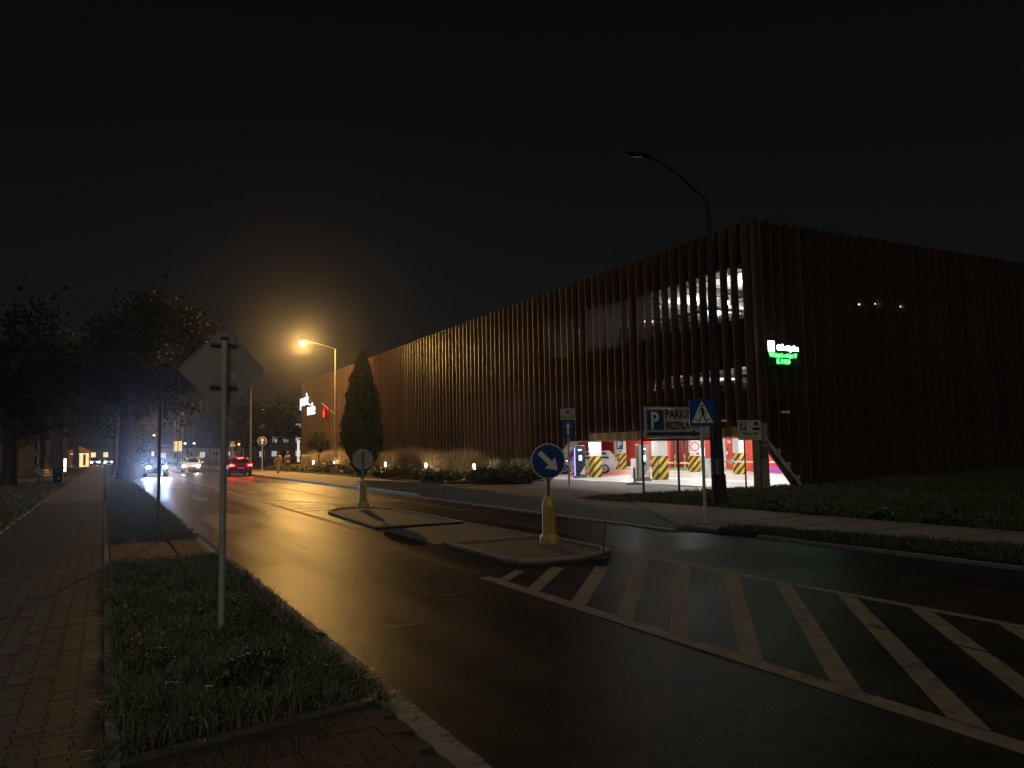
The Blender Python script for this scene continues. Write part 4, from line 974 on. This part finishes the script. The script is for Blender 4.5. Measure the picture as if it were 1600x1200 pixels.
street_lamp('far small reddish street lamp above the oncoming car', (9.5, 205, 0), (10.5, 205, 6.7), 6.2, True, energy=1500, colr=(1, .35, .1), lens=emis('red_sodium', (1, .33, .08), 40))
lp3 = street_lamp('tall unlit street lamp on a thick pole at the lawn corner', (15.6, 16.82, .05), (13.1, 16.82, 10.0), 8.9, False, r0=.16, r1=.065, headlen=.7, PM=mat('dull_dark_pole', (.045, .042, .04), .85, .2, 6, spec=.1))
MB().box(15.33, 15.44, 16.55, 16.66, .95, 1.4).build('hatch_cover', STEEL_D, lp3)
street_lamp('unlit slim lamp pole beside the red-lit car', (14.2, 88, .05), (12.6, 88, 10.6), 10.0, False)
for i, (x, y, z, lab, e) in enumerate(((24.8, 170, 8.7, 'brightest far white lamp right of the sign pole', 60), (23.7, 172, 8.8, 'fainter far white lamp left of the brightest one', 18), (14.6, 170, 4.1, 'left one of a far pair of white lamps over the junction', 25), (16.3, 170, 4.1, 'right one of a far pair of white lamps over the junction', 18))):
    t = thing('led_lamp', lab, 'lamp', (x, y, 0), group='far white lamps')
    MB().tube((.3, 0, 0), (.3, 0, z + .1), .08, .06, 8).build('pole', STEEL_D, t); MB().box(-.35, .35, -.15, .15, z, z + .12).build('lamp_head', DARKM, t)
    MB().ball((0, -.1, z - .02), (.18, .12, .07), 10, 6).build('lens', emis('far_led_%d' % i, (.82, .9, 1), e), t)
for i, (x, y, h) in enumerate(((8.6, 110, 8.2), (11.2, 150, 8.6), (16.4, 172, 8.4), (12.8, 112, 4.6), (13.9, 106, 3.2), (10.6, 84, 2.6))):
    t = thing('bare_pole', ORD[i] + ' bare grey pole from the left among the far junction poles', 'pole', (x, y, 0), group='far junction poles')
    MB().tube((0, 0, 0), (0, 0, h), .07, .05, 8).build('tube', STEEL_D, t)
# traffic signal far away
t = thing('traffic_signal', 'distant traffic signal with amber light beside the far crossing sign', 'traffic light', (13.4, 91, .1)); MB().tube((0, 0, 0), (0, 0, 2.6), .05).build('pole', STEEL_D, t)
MB().box(-.16, .16, -.1, .1, 2.3, 3.2).build('housing', SIGNK, t); MB().ball((0, -.11, 2.75), (.11, .05, .11), 10, 6).build('amber_lens', AMBER, t)

# flag on the lamp pole
t = thing('flag', 'limp red flag on a slanted staff fixed to the orange street lamp pole', 'flag', (18.66, 69.95, 5.3))
MB().tube((0, 0, 0), (-1.22, -.1, .95), .025, n=8).build('staff', SIGNW, t)
V = []; F = []
for i in range(9):
    for j in range(9):
        u, v = i / 8, j / 8
        V.append((-1.08 + .62 * u * (1 - .15 * v), -.1 + .10 * math.sin(u * 14 + v * 2) * (.3 + v), .84 - .46 * u - 1.25 * v * (1 - .12 * u)))
for i in range(8):
    for j in range(8): a = i * 9 + j; F.append((a, a + 9, a + 10, a + 1))
fl = MB().add(V, F).build('cloth', FLAGR, t, smooth=True); sm = fl.modifiers.new('thick', 'SOLIDIFY'); sm.thickness = .01

# ------------------------------------------------------------------ garden lights in the flower bed
GL = [(18.6, 39.8, 'first garden light from the entrance, glowing among red roses'), (18.6, 47.2, 'second garden light from the entrance in the flower bed'), (18.6, 55.4, 'third garden light from the entrance in the flower bed'), (18.4, 69.2, 'fourth garden light from the entrance beside the orange lamp pole'), (18.4, 77, 'farthest garden light in the flower bed')]
for (x, y, lab) in GL:
    t = thing('garden_light', lab, 'garden light', (x, y, .06), group='garden lights in the bed')
    MB().tube((0, 0, 0), (0, 0, .56), .05, n=10).build('post', STEEL_D, t)
    MB().tube((0, 0, .56), (0, 0, .9), .065, n=12).build('glass', GARD, t)
    MB().lathe([(.085, .905), (.085, .925), (.05, .945)], 14).build('cap', STEEL_D, t)
    L = bpy.data.lights.new('garden_glow', 'POINT'); L.energy = 55; L.color = (1, .80, .52); L.shadow_soft_size = .06
    o = bpy.data.objects.new('garden_glow', L); col.objects.link(o); o.parent = t; o.location = (.13, -.03, .74)
    L.energy = 240 if y < 45 else 55

# ------------------------------------------------------------------ flower bed
struct(MB().prism([(14.9, 37.0), (18.7, 33.4), (22.3, 38.6), (22.5, 39.5), (22.5, 92), (14.8, 92), (15.3, 62), (15.2, 46)], -.02, .115).build('flower_bed', SOIL))
def shrub_mesh(seed, w, h, n, flowers):
    r = np.random.default_rng(seed); k = 26
    th = r.uniform(0, 2 * np.pi, k); rr = np.sqrt(r.uniform(0, 1, k)) * w * .72; C = np.stack([rr * np.cos(th), rr * np.sin(th), h * r.uniform(.25, .8, k) * (1 - .35 * (rr / w) ** 2)], 1)
    i = r.integers(0, k, n); P = C[i] + r.normal(size=(n, 3)) * np.array([w * .2, w * .2, h * .16]); P[:, 2] = np.clip(P[:, 2], .03, h * 1.15)
    V, F = leaves(P, .085); me = np_mesh('foliage', V, F, SHRUB)
    j = r.integers(0, k, flowers); Q = C[j] + r.normal(size=(flowers, 3)) * np.array([w * .2, w * .2, h * .1]); Q[:, 2] += h * .16
    V2 = []; 
    Qs = np.repeat(Q, 7, 0) + r.normal(size=(flowers * 7, 3)) * .028
    V2, F2 = leaves(Qs, .075, 1.1); fm = np_mesh('blossoms', V2, F2, ROSE) if flowers else None
    st = MB()
    for c in C[:14]: st.tube((c[0] * .15, c[1] * .15, 0), tuple(c), .014, .006, 5)
    return me, fm, st.mesh('stems', BARK)
SH = [shrub_mesh(11 + i, w_, h_, n_, f_) for i, (w_, h_, n_, f_) in enumerate(((.95, .85, 1500, 20), (1.1, 1.0, 1800, 26), (.8, .7, 1200, 8)))]
spots = []
bed_front = [(18.9, 34.2), (17.9, 35.0), (16.9, 36.1), (16.0, 37.2), (15.7, 38.7), (20.0, 35.8), (21.0, 37.4), (16.8, 40.3), (16.3, 42.3), (16.1, 44.6), (16.0, 47.0), (16.1, 49.6), (16.0, 52.4), (16.1, 55.4), (16.1, 58.6), (16.2, 62), (16.0, 65.6), (16.0, 69.4), (15.8, 73.4), (15.8, 78), (15.6, 83), (18.2, 37.0), (19.3, 38.6), (18.3, 42.0), (18.0, 46.5), (18.1, 51.5)]
order = sorted(range(len(bed_front)), key=lambda i: bed_front[i][1])
for n_, i in enumerate(order):
    x, y = bed_front[i]; me, fm, sm_ = SH[(i * 2 + 1) % 3]
    t = thing('rose_shrub', ORD[n_] + ' low rose shrub of the bed counted from the garage entrance', 'shrub', (x, y, .1), random.uniform(0, 6.28), 'rose shrubs in the flower bed')
    s_ = random.uniform(.85, 1.2); t.scale = (s_, s_, s_ * random.uniform(.62, .8))
    link('foliage', me, t); link('stems', sm_, t)
    if fm: link('blossoms', fm, t)
def reed_mesh(seed, n, w, h, M):
    global rng
    old = rng; rng = np.random.default_rng(seed)
    a = rng.uniform(0, 2 * np.pi, n); r_ = np.sqrt(rng.uniform(0, 1, n)) * w * .45
    P = np.stack([r_ * np.cos(a), r_ * np.sin(a), np.zeros(n)], 1)
    V, F = blades(P, h * rng.uniform(.55, 1.1, n), rng.uniform(.012, .026, n), .45, .25)
    rng = old
    return np_mesh('blades', V, F, M)
RD = [reed_mesh(31, 800, 1.3, 1.8, STRAW), reed_mesh(32, 800, 1.4, 1.65, STRAW), reed_mesh(33, 800, 1.3, 1.9, STRAW)]
RG = reed_mesh(34, 300, .8, 1.25, GREENB)
tops = []
reeds = [(20.0 + .4 * math.sin(k * 2.3), 44.6 + 1.9 * k) for k in range(23)]
for k, (x, y) in enumerate(reeds):
    t = thing('reed_clump', ORD[k] + ' tall straw-coloured grass clump of the bed counted from the garage entrance', 'reeds', (x, y, .1), random.uniform(0, 6.28), 'tall grasses in the flower bed')
    s_ = random.uniform(.85, 1.15); t.scale = (s_ * 1.15, s_ * 1.15, s_); link('blades', RD[k % 3], t)
for k in range(22):
    t = thing('reed_clump', ORD[k] + ' tall grass clump from the entrance in the back row along the lower fins', 'reeds', (21.5 + .3 * math.sin(k * 1.9), 45.6 + 2.0 * k, .1), k * 1.1, 'tall grasses behind the flower bed')
    s_ = random.uniform(.85, 1.1); t.scale = (s_ * 1.15, s_ * 1.15, s_); link('blades', RD[(k + 1) % 3], t)
for k, (x, y) in enumerate(((20.9, 38.2), (21.3, 39.6), (20.4, 40.6), (19.8, 36.7), (21.5, 38.3))):
    t = thing('green_reed', ORD[k] + ' of five green reed clumps lit beside the lower fins, by closeness to the road', 'reeds', (x, y, .1), k * 1.3, 'green reeds near the entrance'); link('blades', RG, t)

# ------------------------------------------------------------------ slim evergreen on the far pavement
def thuja(label, x, y, z):
    t = thing('thuja_tree', label, 'tree', (x, y, z))
    prof = [(.0, .05), (.3, .30), (.7, .62), (1.3, .98), (1.9, 1.22), (2.5, 1.25), (3.3, 1.18), (4.2, 1.06), (5.2, .86), (6.1, .62), (6.9, .34), (7.45, .10)]
    zs = np.array([p[0] for p in prof]); rs = np.array([p[1] for p in prof])
    n = 26000; r = np.random.default_rng(5)
    zz = r.uniform(.1, 7.45, n * 3); R_ = np.interp(zz, zs, rs); k = r.uniform(0, 1.3, n * 3) < R_; zz, R_ = zz[k][:n], R_[k][:n]; n = len(zz)
    a = r.uniform(0, 2 * np.pi, n)
    lump = 1 + .13 * np.sin(a * 5 + zz * 2.2) + .10 * np.sin(a * 9 - zz * 4.1) + .10 * np.sin(zz * 7 + 3 * np.sin(a * 2)) + .10 * np.maximum(0, np.sin(a * 13 + zz * 9)) ** 3
    rad = R_ * lump * np.where(r.uniform(0, 1, n) < .72, r.uniform(.86, 1.04, n), r.uniform(.35, .9, n))
    P = np.stack([rad * np.cos(a), rad * np.sin(a), zz + .25], 1)
    V, F = leaves(P, .11, 2.3, up=.75)
    link('crown', np_mesh('crown', V, F, THUJA), t)
    MB().tube((0, 0, -.1), (0, 0, 6.2), .11, .03, 10).build('trunk', BARK, t)
    return t
thuja('slim tall dark evergreen tree behind the far bollard', 13.8, 45.4, .05).scale = (.84, .84, 1.02)

# ------------------------------------------------------------------ leafy trees
def crown_pts(seed, n, rx, ry, rz, k=34, spread=.22, hollow=.35):
    r = np.random.default_rng(seed); d = r.normal(size=(k, 3)); d /= np.linalg.norm(d, axis=1)[:, None]
    C = d * (r.uniform(hollow, 1, k) ** .5)[:, None] * np.array([rx, ry, rz])
    i = r.integers(0, k, n); return C[i] + r.normal(size=(n, 3)) * spread * min(rx, rz) * r.uniform(.5, 1.1, k)[i][:, None], C
def leafy_tree(label, x, y, h, rx, rz, r0, n=6000, seed=1, leaf=.16, cx=0., cz=None, group=None, flare=1.5, z=.05, name='street_tree'):
    t = thing(name, label, 'tree', (x, y, z), 0, group)
    cz = h - rz if cz is None else cz
    P, C = crown_pts(seed, n, rx, rx, rz); P += np.array([cx, 0, cz]); P[:, 2] = np.maximum(P[:, 2], cz - rz * 1.25)
    V, F = leaves(P, leaf); link('crown', np_mesh('crown', V, F, LEAF), t)
    tr = MB(); rr = [(r0 * flare, -.15), (r0 * 1.15, .35), (r0 * .98, 1.2), (r0 * .9, 2.6), (r0 * .75, cz - rz * .3)]
    tr.loft([[(ra * math.cos(a) * (1 + .10 * math.sin(3 * a + zz)), ra * math.sin(a) * (1 + .10 * math.cos(4 * a)), zz) for a in [2 * math.pi * i / 14 for i in range(14)]] for ra, zz in rr])
    tr.build('trunk', BARK, t, smooth=True)
    lb = MB(); s0 = Vector((0, 0, cz - rz * .5))
    for c in C[:11]:
        e = Vector((c[0] * .85 + cx, c[1] * .85, c[2] * .85 + cz)); mid = (s0 + e) / 2 + Vector((0, 0, .3)); lb.path([s0, mid, e], [r0 * .42, r0 * .22, r0 * .06], 6)
    lb.build('limbs', BARK, t)
    return t
leafy_tree('broad old street tree with thick trunk in the verge, left of the oncoming car', 1.35, 60.5, 13.5, 4.3, 4.6, .52, 15000, 3, .2, cx=2.0, cz=8.6, flare=1.65)
# lower drooping branch lit by the lamp
park = [(-5.1, 56, 'leftmost dark park tree beside the lawn edge'), (-9.5, 74, 'park tree second from the left deep in the dark lawn'), (-4.6, 80, 'park tree just left of the litter bin'), (-7.5, 92, 'park tree standing far back behind the bench'), (-3.9, 98, 'park tree close to the far sidewalk edge'), (-3.4, 122, 'farthest park tree beside the sidewalk'), (-13, 62, 'park tree at the left edge of the picture')]
for i, (x, y, lab) in enumerate(park):
    leafy_tree(lab, x, y, 11 + (i % 3), 3.6, 3.6, .38, 5000, 40 + i, .24, group='dark park trees', name='park_tree')
leafy_tree('second verge tree behind the thick trunk', 1.0, 78, 11, 3.2, 3.6, .34, 4500, 61, .22, group='verge trees', name='verge_tree')
leafy_tree('small reddish-leaved tree left of the far white lamp', 17.5, 130, 9, 2.0, 3.0, .12, 2600, 62, .22, name='junction_tree', cz=6)
leafy_tree('small leafy tree wrapped round the far orange lamp pole', 12.4, 139, 8.2, 1.3, 1.2, .1, 900, 63, .22, name='young_tree', cz=7.2)
leafy_tree('bushy low tree above the oncoming car', 4.4, 150, 7, 3.6, 2.2, .2, 3000, 64, .26, name='roadside_tree', cz=4.6)
leafy_tree('small round-headed tree left of the orange lamp pole, at the far end of the bed', 18.6, 75.5, 3.9, 1.05, .85, .07, 3500, 65, .11, name='ball_tree', cz=2.75)
for i, (x, y, h_) in enumerate(((21, 135, 9), (25, 142, 11), (30, 150, 12), (36, 150, 11), (40, 160, 13))):
    leafy_tree(ORD[i] + ' dark tree from the left in the row beyond the garage end', x, y, h_, 3.4, h_ * .36, .25, 3200, 70 + i, .3, group='dark trees beyond the garage', name='background_tree')

# weeds
def weed(name, label, x, y, z, n, w_, h_, leaf, M, cat='weed', seed=9):
    t = thing(name, label, cat, (x, y, z)); r = np.random.default_rng(seed)
    a = r.uniform(0, 2 * np.pi, n); rr = np.sqrt(r.uniform(0, 1, n)); P = np.stack([w_ * rr * np.cos(a), w_ * .8 * rr * np.sin(a), h_ * r.uniform(.15, 1, n) * (1 - .55 * rr ** 2)], 1)
    V, F = leaves(P, leaf, 1.9, up=.2); link('foliage', np_mesh('foliage', V, F, M), t)
    st = MB()
    for k in range(12): st.tube((0, 0, 0), tuple(P[k * 3]), .004, .002, 4)
    st.build('stems', M, t); return t
weed('leafy_weed', 'bushy leafy weed in the near verge towards the path', 1.12, 6.25, .05, 1500, .42, .24, .032, LEAFW)
weed('leafy_weed', 'small yellowish weed clump in the middle of the near verge', .75, 9.2, .05, 350, .28, .16, .03, mat('pale_weed', (.11, .13, .04), .6, .25, 6, island=.4), seed=10)
weed('leafy_weed', 'leafy weed right of the diamond sign pole', 1.35, 7.9, .05, 500, .3, .2, .035, LEAFW, seed=12)
weed('kerb_weed', 'small bright weed growing at the kerb edge', 1.72, 7.2, .06, 120, .12, .12, .035, mat('bright_weed', (.10, .16, .03), .5, .2, 6, island=.3), seed=13)
weed('kerb_weed', 'dry weed growing from the near island kerb', 7.05, 10.4, .0, 90, .18, .10, .03, mat('dry_weed', (.12, .085, .045), .8, .3, 6, island=.4), seed=14)
ws = MB(); 
for k in range(7): ws.tube((7.15, 10.42, .02), (7.15 + .04 * k - .1, 10.42 + .03 * k - .1, .3 + .07 * k), .004, .002, 4)
tag(ws.build('dry_stalk', mat('dry_weed', (.12, .085, .045))), 'thin dry stalks standing by the island kerb', 'weed')
for i, (x, y) in enumerate(((15.6, 14.6), (15.5, 13.2), (15.6, 11.6), (15.7, 10.2))):
    weed('lawn_weed', ORD[i] + ' broad-leaved weed along the lawn edge, counted away from the thick pole', x, y, .07, 260, .4, .26, .06, LEAFW, seed=20 + i)
# broad leaves and seed heads among the near grass
r = np.random.default_rng(3); n = 4200
P = np.stack([r.uniform(.16, 1.68, n), r.uniform(5.3, 13.4, n), r.uniform(.07, .17, n)], 1); P = P[P[:, 1] > 5.25 + .2 * P[:, 0]]
V, F = leaves(P, .03, 1.8, up=.1); stuff(link('clover_leaves', np_mesh('clover_leaves', V, F, LEAFW)))
P = np.stack([r.uniform(.2, 1.6, 70), r.uniform(5.6, 13, 70), r.uniform(.17, .26, 70)], 1)
P = np.repeat(P, 8, 0) + r.normal(size=(560, 3)) * .006
V, F = leaves(P, .014, 1.1); stuff(link('clover_blossoms', np_mesh('clover_blossoms', V, F, mat('pale_blossom', (.5, .5, .44), .8, .2, 9))))

n = 130
P = np.stack([r.uniform(-1.0, 1.9, n), r.uniform(4.6, 14, n), np.full(n, .0)], 1); P[:, 2] = np.where((P[:, 0] > .13) & (P[:, 0] < 1.7), .15, .09)
V, F = leaves(P, .045, 1.5); V = V.reshape(-1, 4, 3); V[:, :, 2] = P[:, None, 2] + (V[:, :, 2] - P[:, None, 2]) * .2; V = V.reshape(-1, 3)
stuff(link('fallen_leaves', np_mesh('fallen_leaves', V, F, mat('dead_leaf', (.12, .075, .03), .8, .3, 6, island=.5))))
# ------------------------------------------------------------------ people walking on the far pavement
def person(label, x, y, rz, coat, trousers, hatc, stride=.16, scale=1., bag=None, long_coat=0.):
    t = thing('person', label, 'person', (x, y, .1), rz); t.scale = (scale,) * 3
    J = {'pel': (0, 0, .95), 'sp': (0, .01, 1.15), 'ch': (0, .02, 1.34), 'nk': (0, .02, 1.50), 'hd0': (0, .03, 1.60), 'hd1': (0, .04, 1.70)}
    E = [('pel', 'sp'), ('sp', 'ch'), ('ch', 'nk'), ('nk', 'hd0'), ('hd0', 'hd1')]
    Rr = {'pel': (.155, .115), 'sp': (.135, .10), 'ch': (.165, .11), 'nk': (.055, .055), 'hd0': (.075, .085), 'hd1': (.08, .095)}
    for s, nm in ((-1, 'l'), (1, 'r')):
        f = stride * s
        J.update({nm + 'hip': (s * .09, 0, .9), nm + 'kn': (s * .10, f * .7 + .03, .5), nm + 'an': (s * .10, f * 1.2 - (.05 if s * stride < 0 else 0), .09), nm + 'to': (s * .11, f * 1.2 + .15, .035),
                  nm + 'sh': (s * .19, .02, 1.42), nm + 'el': (s * .25, -f * .5 - .02, 1.14), nm + 'wr': (s * .26, -f * .9 + .06, .90), nm + 'pa': (s * .26, -f * .95 + .08, .84)})
        E += [('pel', nm + 'hip'), (nm + 'hip', nm + 'kn'), (nm + 'kn', nm + 'an'), (nm + 'an', nm + 'to'), ('ch', nm + 'sh'), (nm + 'sh', nm + 'el'), (nm + 'el', nm + 'wr'), (nm + 'wr', nm + 'pa')]
        Rr.update({nm + 'hip': (.09, .095), nm + 'kn': (.06, .06), nm + 'an': (.042, .045), nm + 'to': (.04, .03), nm + 'sh': (.06, .06), nm + 'el': (.045, .045), nm + 'wr': (.028, .03), nm + 'pa': (.022, .038)})
        px, py, pz = J[nm + 'pa']
        for k, (ox, oy, L) in enumerate(((0, .032, .07), (0, .012, .08), (0, -.010, .075), (0, -.030, .06), (-s * .02, .045, .05))):
            a, b = '%sf%da' % (nm, k), '%sf%db' % (nm, k)
            J[a] = (px + ox, py + oy, pz - .035 if k < 4 else pz + .01); J[b] = (px + ox * 1.3 - s * .012, py + oy + .012, J[a][2] - L)
            E += [(nm + 'pa', a), (a, b)]; Rr[a] = (.010, .010); Rr[b] = (.008, .008)
    def skin(name, keys, edges, grow, M, parent, root='pel'):
        idx = {k: i for i, k in enumerate(keys)}
        me = bpy.data.meshes.new(name); me.from_pydata([J[k] for k in keys], [(idx[a], idx[b]) for a, b in edges], [])
        me.materials.append(M); o = link(name, me, parent)
        o.modifiers.new('skin', 'SKIN').use_smooth_shade = True
        lay = me.skin_vertices[0] if me.skin_vertices else None
        if lay is None:
            bpy.context.view_layer.objects.active = o; lay = me.skin_vertices[0]
        for k in keys:
            v = lay.data[idx[k]]; v.radius = (Rr[k][0] + grow, Rr[k][1] + grow); v.use_root = (k == root)
        o.modifiers.new('sub', 'SUBSURF').levels = 1; o.modifiers['sub'].render_levels = 1
        return o
    keys = list(J)
    body = skin('body', keys, E, 0, SKIN, t)
    tk = ['pel'] + [s + k for s in 'lr' for k in ('hip', 'kn', 'an')]
    skin('trousers', tk, [('pel', 'lhip'), ('lhip', 'lkn'), ('lkn', 'lan'), ('pel', 'rhip'), ('rhip', 'rkn'), ('rkn', 'ran')], .014, trousers, body)
    ck = ['pel', 'sp', 'ch'] + [s + k for s in 'lr' for k in ('sh', 'el', 'wr')]
    jk = skin('jacket', ck, [('pel', 'sp'), ('sp', 'ch'), ('ch', 'lsh'), ('lsh', 'lel'), ('lel', 'lwr'), ('ch', 'rsh'), ('rsh', 'rel'), ('rel', 'rwr')], .02, coat, body)
    if long_coat: MB().loft([[(rx * math.cos(a), ry * math.sin(a) + .01, z) for a in [2 * math.pi * i / 16 for i in range(16)]] for rx, ry, z in ((.19, .16, .95 - long_coat), (.185, .145, .95), (.16, .125, 1.15))]).build('coat_skirt', coat, jk, smooth=True)
    MB().ball((0, .03, 1.73), (.088, .105, .085), 14, 10).build('hair' if hatc is HAIR else 'cap', hatc, body, smooth=True)
    hd = MB().ball((0, .04, 1.665), (.078, .095, .115), 16, 12); hd.ext([(-.012, .13, 1.645), (.012, .13, 1.645), (0, .132, 1.69)], (0, .022, -.006))
    for s in (-1, 1): hd.ball((s * .08, .03, 1.665), (.012, .025, .032), 8, 6)
    ho = hd.build('head', SKIN, body, smooth=True)
    for s in (-1, 1): MB().ball((s * .032, .126, 1.685), (.012, .008, .008), 8, 6).build('eye', SIGNK, ho)
    MB().box(-.022, .022, .128, .134, 1.607, 1.615).build('mouth', mat('lip', (.35, .12, .1), .6, .1, 9), ho)
    for s, nm in ((-1, 'l'), (1, 'r')):
        a = J[nm + 'an']; MB().ball((a[0], a[1] + .06, .045), (.05, .135, .05), 12, 8).build('shoe', SIGNK, body, smooth=True)
    if bag: MB().ext([(.27, -.02, .55), (.27, .26, .55), (.27, .24, .86), (.27, .0, .86)], (.09, 0, 0)).build('shoulder_bag', bag, body, bevel=.02)
    return t
person('person in a light ochre outfit walking away on the far pavement', 13.1, 67.2, R(4), mat('ochre_cloth', (.66, .50, .28), .8, .15, 9), mat('ochre_trousers', (.6, .45, .26), .8, .15, 9), HAIR, .16, 1.0)
person('person in a brownish patterned coat walking beside the ochre one', 14.5, 70.2, R(-6), mat('brown_cloth', (.22, .16, .10), .85, .45, 14), mat('brown_trousers', (.2, .15, .10), .85, .3, 14), mat('tan_cap', (.25, .18, .11), .8, .2, 9), -.14, 1.0, long_coat=.35)

# ------------------------------------------------------------------ left side furniture and far background
t = thing('litter_bin', 'dark square litter bin with pale sticker left of the sidewalk', 'bin', (-2.62, 59, .07))
MB().loft([[(-a, -b, z), (a, -b, z), (a, b, z), (-a, b, z)] for a, b, z in ((.27, .25, 0), (.3, .27, .95))]).build('body', DARKM, t, bevel=.03)
MB().loft([[(-a, -b, z), (a, -b, z), (a, b, z), (-a, b, z)] for a, b, z in ((.32, .29, .97), (.32, .29, 1.06), (.2, .18, 1.14))]).build('lid', DARKM, t, bevel=.02)
MB().box(-.18, .18, -.285, -.27, .74, .88).build('slot_panel', STEEL_D, t); MB().box(-.02, .1, -.275, -.268, .3, .4).build('sticker', SIGNW, t)
def bench(label, x, y, rz):
    t = thing('park_bench', label, 'bench', (x, y, .07), rz)
    for k in range(3): MB().box(-.8, .8, -.2 + k * .14, -.09 + k * .14, .42, .46).build('seat_slat', WOODY, t)
    for k in range(2): MB().box(-.8, .8, .24 + k * .03, .27 + k * .03, .56 + k * .17, .68 + k * .17).build('back_slat', WOODY, t)
    for s in (-.62, .62):
        MB().box(s - .03, s + .03, -.18, -.12, 0, .42).build('leg', DARKM, t); MB().box(s - .03, s + .03, .2, .26, 0, .88).build('leg', DARKM, t)
bench('dim park bench behind the litter bin', -3.6, 66, R(60)); bench('far park bench near the light post', -3.0, 104, R(70))
t = thing('notice_stand', 'small tilted pale notice left of the litter bin', 'sign', (-3.55, 57.5, .07)); MB().tube((0, 0, 0), (0, 0, .75), .03).build('post', DARKM, t)
pn = MB().box(-.26, .26, -.02, .0, -.17, .17).build('notice', SIGNW, t); pn.location = (0, 0, .85); pn.rotation_euler = (R(-20), R(35), 0)
for k in range(3): q = MB().box(-.2, .2, -.026, -.021, -.1 + k * .08, -.06 + k * .08).build('print_line', SIGNK, pn)
t = thing('light_column', 'slim bright vertical light column right of the litter bin', 'lamp', (-2.9, 76, .07)); MB().box(-.1, .1, -.1, .1, 0, .5).build('foot', DARKM, t); MB().box(-.09, .09, -.09, .09, .5, 1.6).build('glass', emis('column_glass', (1, .9, .75), 3), t)
# yellow shelter
t = thing('yellow_shelter', 'small yellow lit wooden shelter at the far end of the sidewalk', 'shelter', (-3.6, 150, 0))
for (x, y) in ((-1.5, -1), (1.5, -1), (-1.5, 1), (1.5, 1)): MB().box(x - .12, x + .12, y - .12, y + .12, 0, 2.6).build('post', WOODY, t)
MB().ext([(-2, -1.5, 2.6), (2, -1.5, 2.6), (0, -1.5, 3.6)], (0, 3, 0)).build('roof', WOODY, t); MB().box(-1.4, 1.4, .9, 1.0, .0, 2.4).build('glowing_back_wall', WARMGLOW, t)  # back wall glows by itself in place of lamp light falling on it
for k in range(3): MB().box(-1.4 + k * .95, -1.0 + k * .95, .88, .9, .3, 2.2).build('board', WOODY, t)

def house(label, x, y, wd, dp, h, M, lit, rz=0, roof=True, rows=2, cols=6, group=None, seed=0):
    rr = random.Random(seed); t = thing('distant_building', label, 'building', (x, y, -.03), rz, group)
    MB().box(-wd / 2, wd / 2, 0, dp, 0, h).build('wall', M, t)
    if roof: MB().ext([(-wd / 2 - .4, -.4, h + .02), (-wd / 2 - .4, dp + .4, h + .02), (-wd / 2 - .4, dp / 2, h + 2.4)], (wd + .8, 0, 0)).build('roof', ROOFM, t)
    else: MB().box(-wd / 2 - .2, wd / 2 + .2, -.2, dp + .2, h + .02, h + .3).build('roof', ROOFM, t)
    for i in range(cols):
        for j in range(rows):
            cx = -wd / 2 + (i + .5) * wd / cols; cz = (j + .5) * h / rows
            wn_ = MB().box(cx - .55, cx + .55, -.06, -.01, cz - .6, cz + .65).build('window', lit if rr.random() < .45 else GLASS, t)
            MB().box(cx - .03, cx + .03, -.08, -.06, cz - .6, cz + .65).build('frame', SIGNW, wn_)
    return t
house('long low pale building behind the far junction', 24, 200, 26, 10, 3.4, STUCCO, WINPALE, 0, False, 1, 9, seed=1)
house('dark house with yellow windows far left in the park', -16, 150, 16, 9, 5.0, DARKB, WARMGLOW, R(8), True, 2, 5, seed=2)
house('dark house with few lit windows behind the park trees', -34, 145, 18, 9, 5.4, DARKB, WINPALE, R(12), True, 2, 6, seed=5)
house('dark block of flats with scattered lights beyond the garage end', 42, 185, 22, 12, 13, DARKB, emis('bluish_window', (.6, .75, 1), .5), 0, False, 4, 8, seed=4)
house('low building with warm windows above the far cars', 2, 240, 30, 10, 4.5, DARKB, WARMGLOW, 0, True, 1, 10, seed=6)
# advertising totem
t = thing('yellow_totem', 'distant glowing yellow advertising board left of the far poles', 'advert', (14.5, 186, 0)); MB().box(-.15, .15, -.1, .1, 0, 3).build('post', STEEL_D, t); MB().box(-.8, .8, -.15, .15, 2.6, 4.8).build('panel', emis('yellow_panel', (1, .72, .12), .9), t)
t = thing('light_strings', 'ring of small lights and a lit pole beyond the walkers', 'lights', (33.0, 150, 0)); MB().box(-.2, .2, -.1, .1, 0, 4.2).build('lit_pole', emis('pole_light', (1, .95, .7), .8), t)
for k in range(12):
    a = 2 * math.pi * k / 12; MB().ball((2.9 + 1.35 * math.cos(a), 0, 3.2 + 2.0 * math.sin(a)), .09, 6, 5).build('bulb', emis('string_bulb', (.9, .95, 1), 2), t)

# ------------------------------------------------------------------ thin haze added for the glow round the lamps
HZ = bpy.data.materials.new('glow_haze'); HZ.use_nodes = True; N = HZ.node_tree
for nd in list(N.nodes):
    if nd.type == 'BSDF_PRINCIPLED': N.nodes.remove(nd)
pv = N.nodes.new('ShaderNodeVolumePrincipled'); pv.inputs['Density'].default_value = .00028; pv.inputs['Anisotropy'].default_value = .945; pv.inputs['Color'].default_value = (.9, .93, 1, 1)
N.links.new(pv.outputs[0], N.nodes['Material Output'].inputs['Volume'])
hz = stuff(MB().box(-170, 110, -70, 330, -1.2, 16).build('haze', HZ))
for o in bpy.data.objects:
    if 'wc' in o: del o['wc']
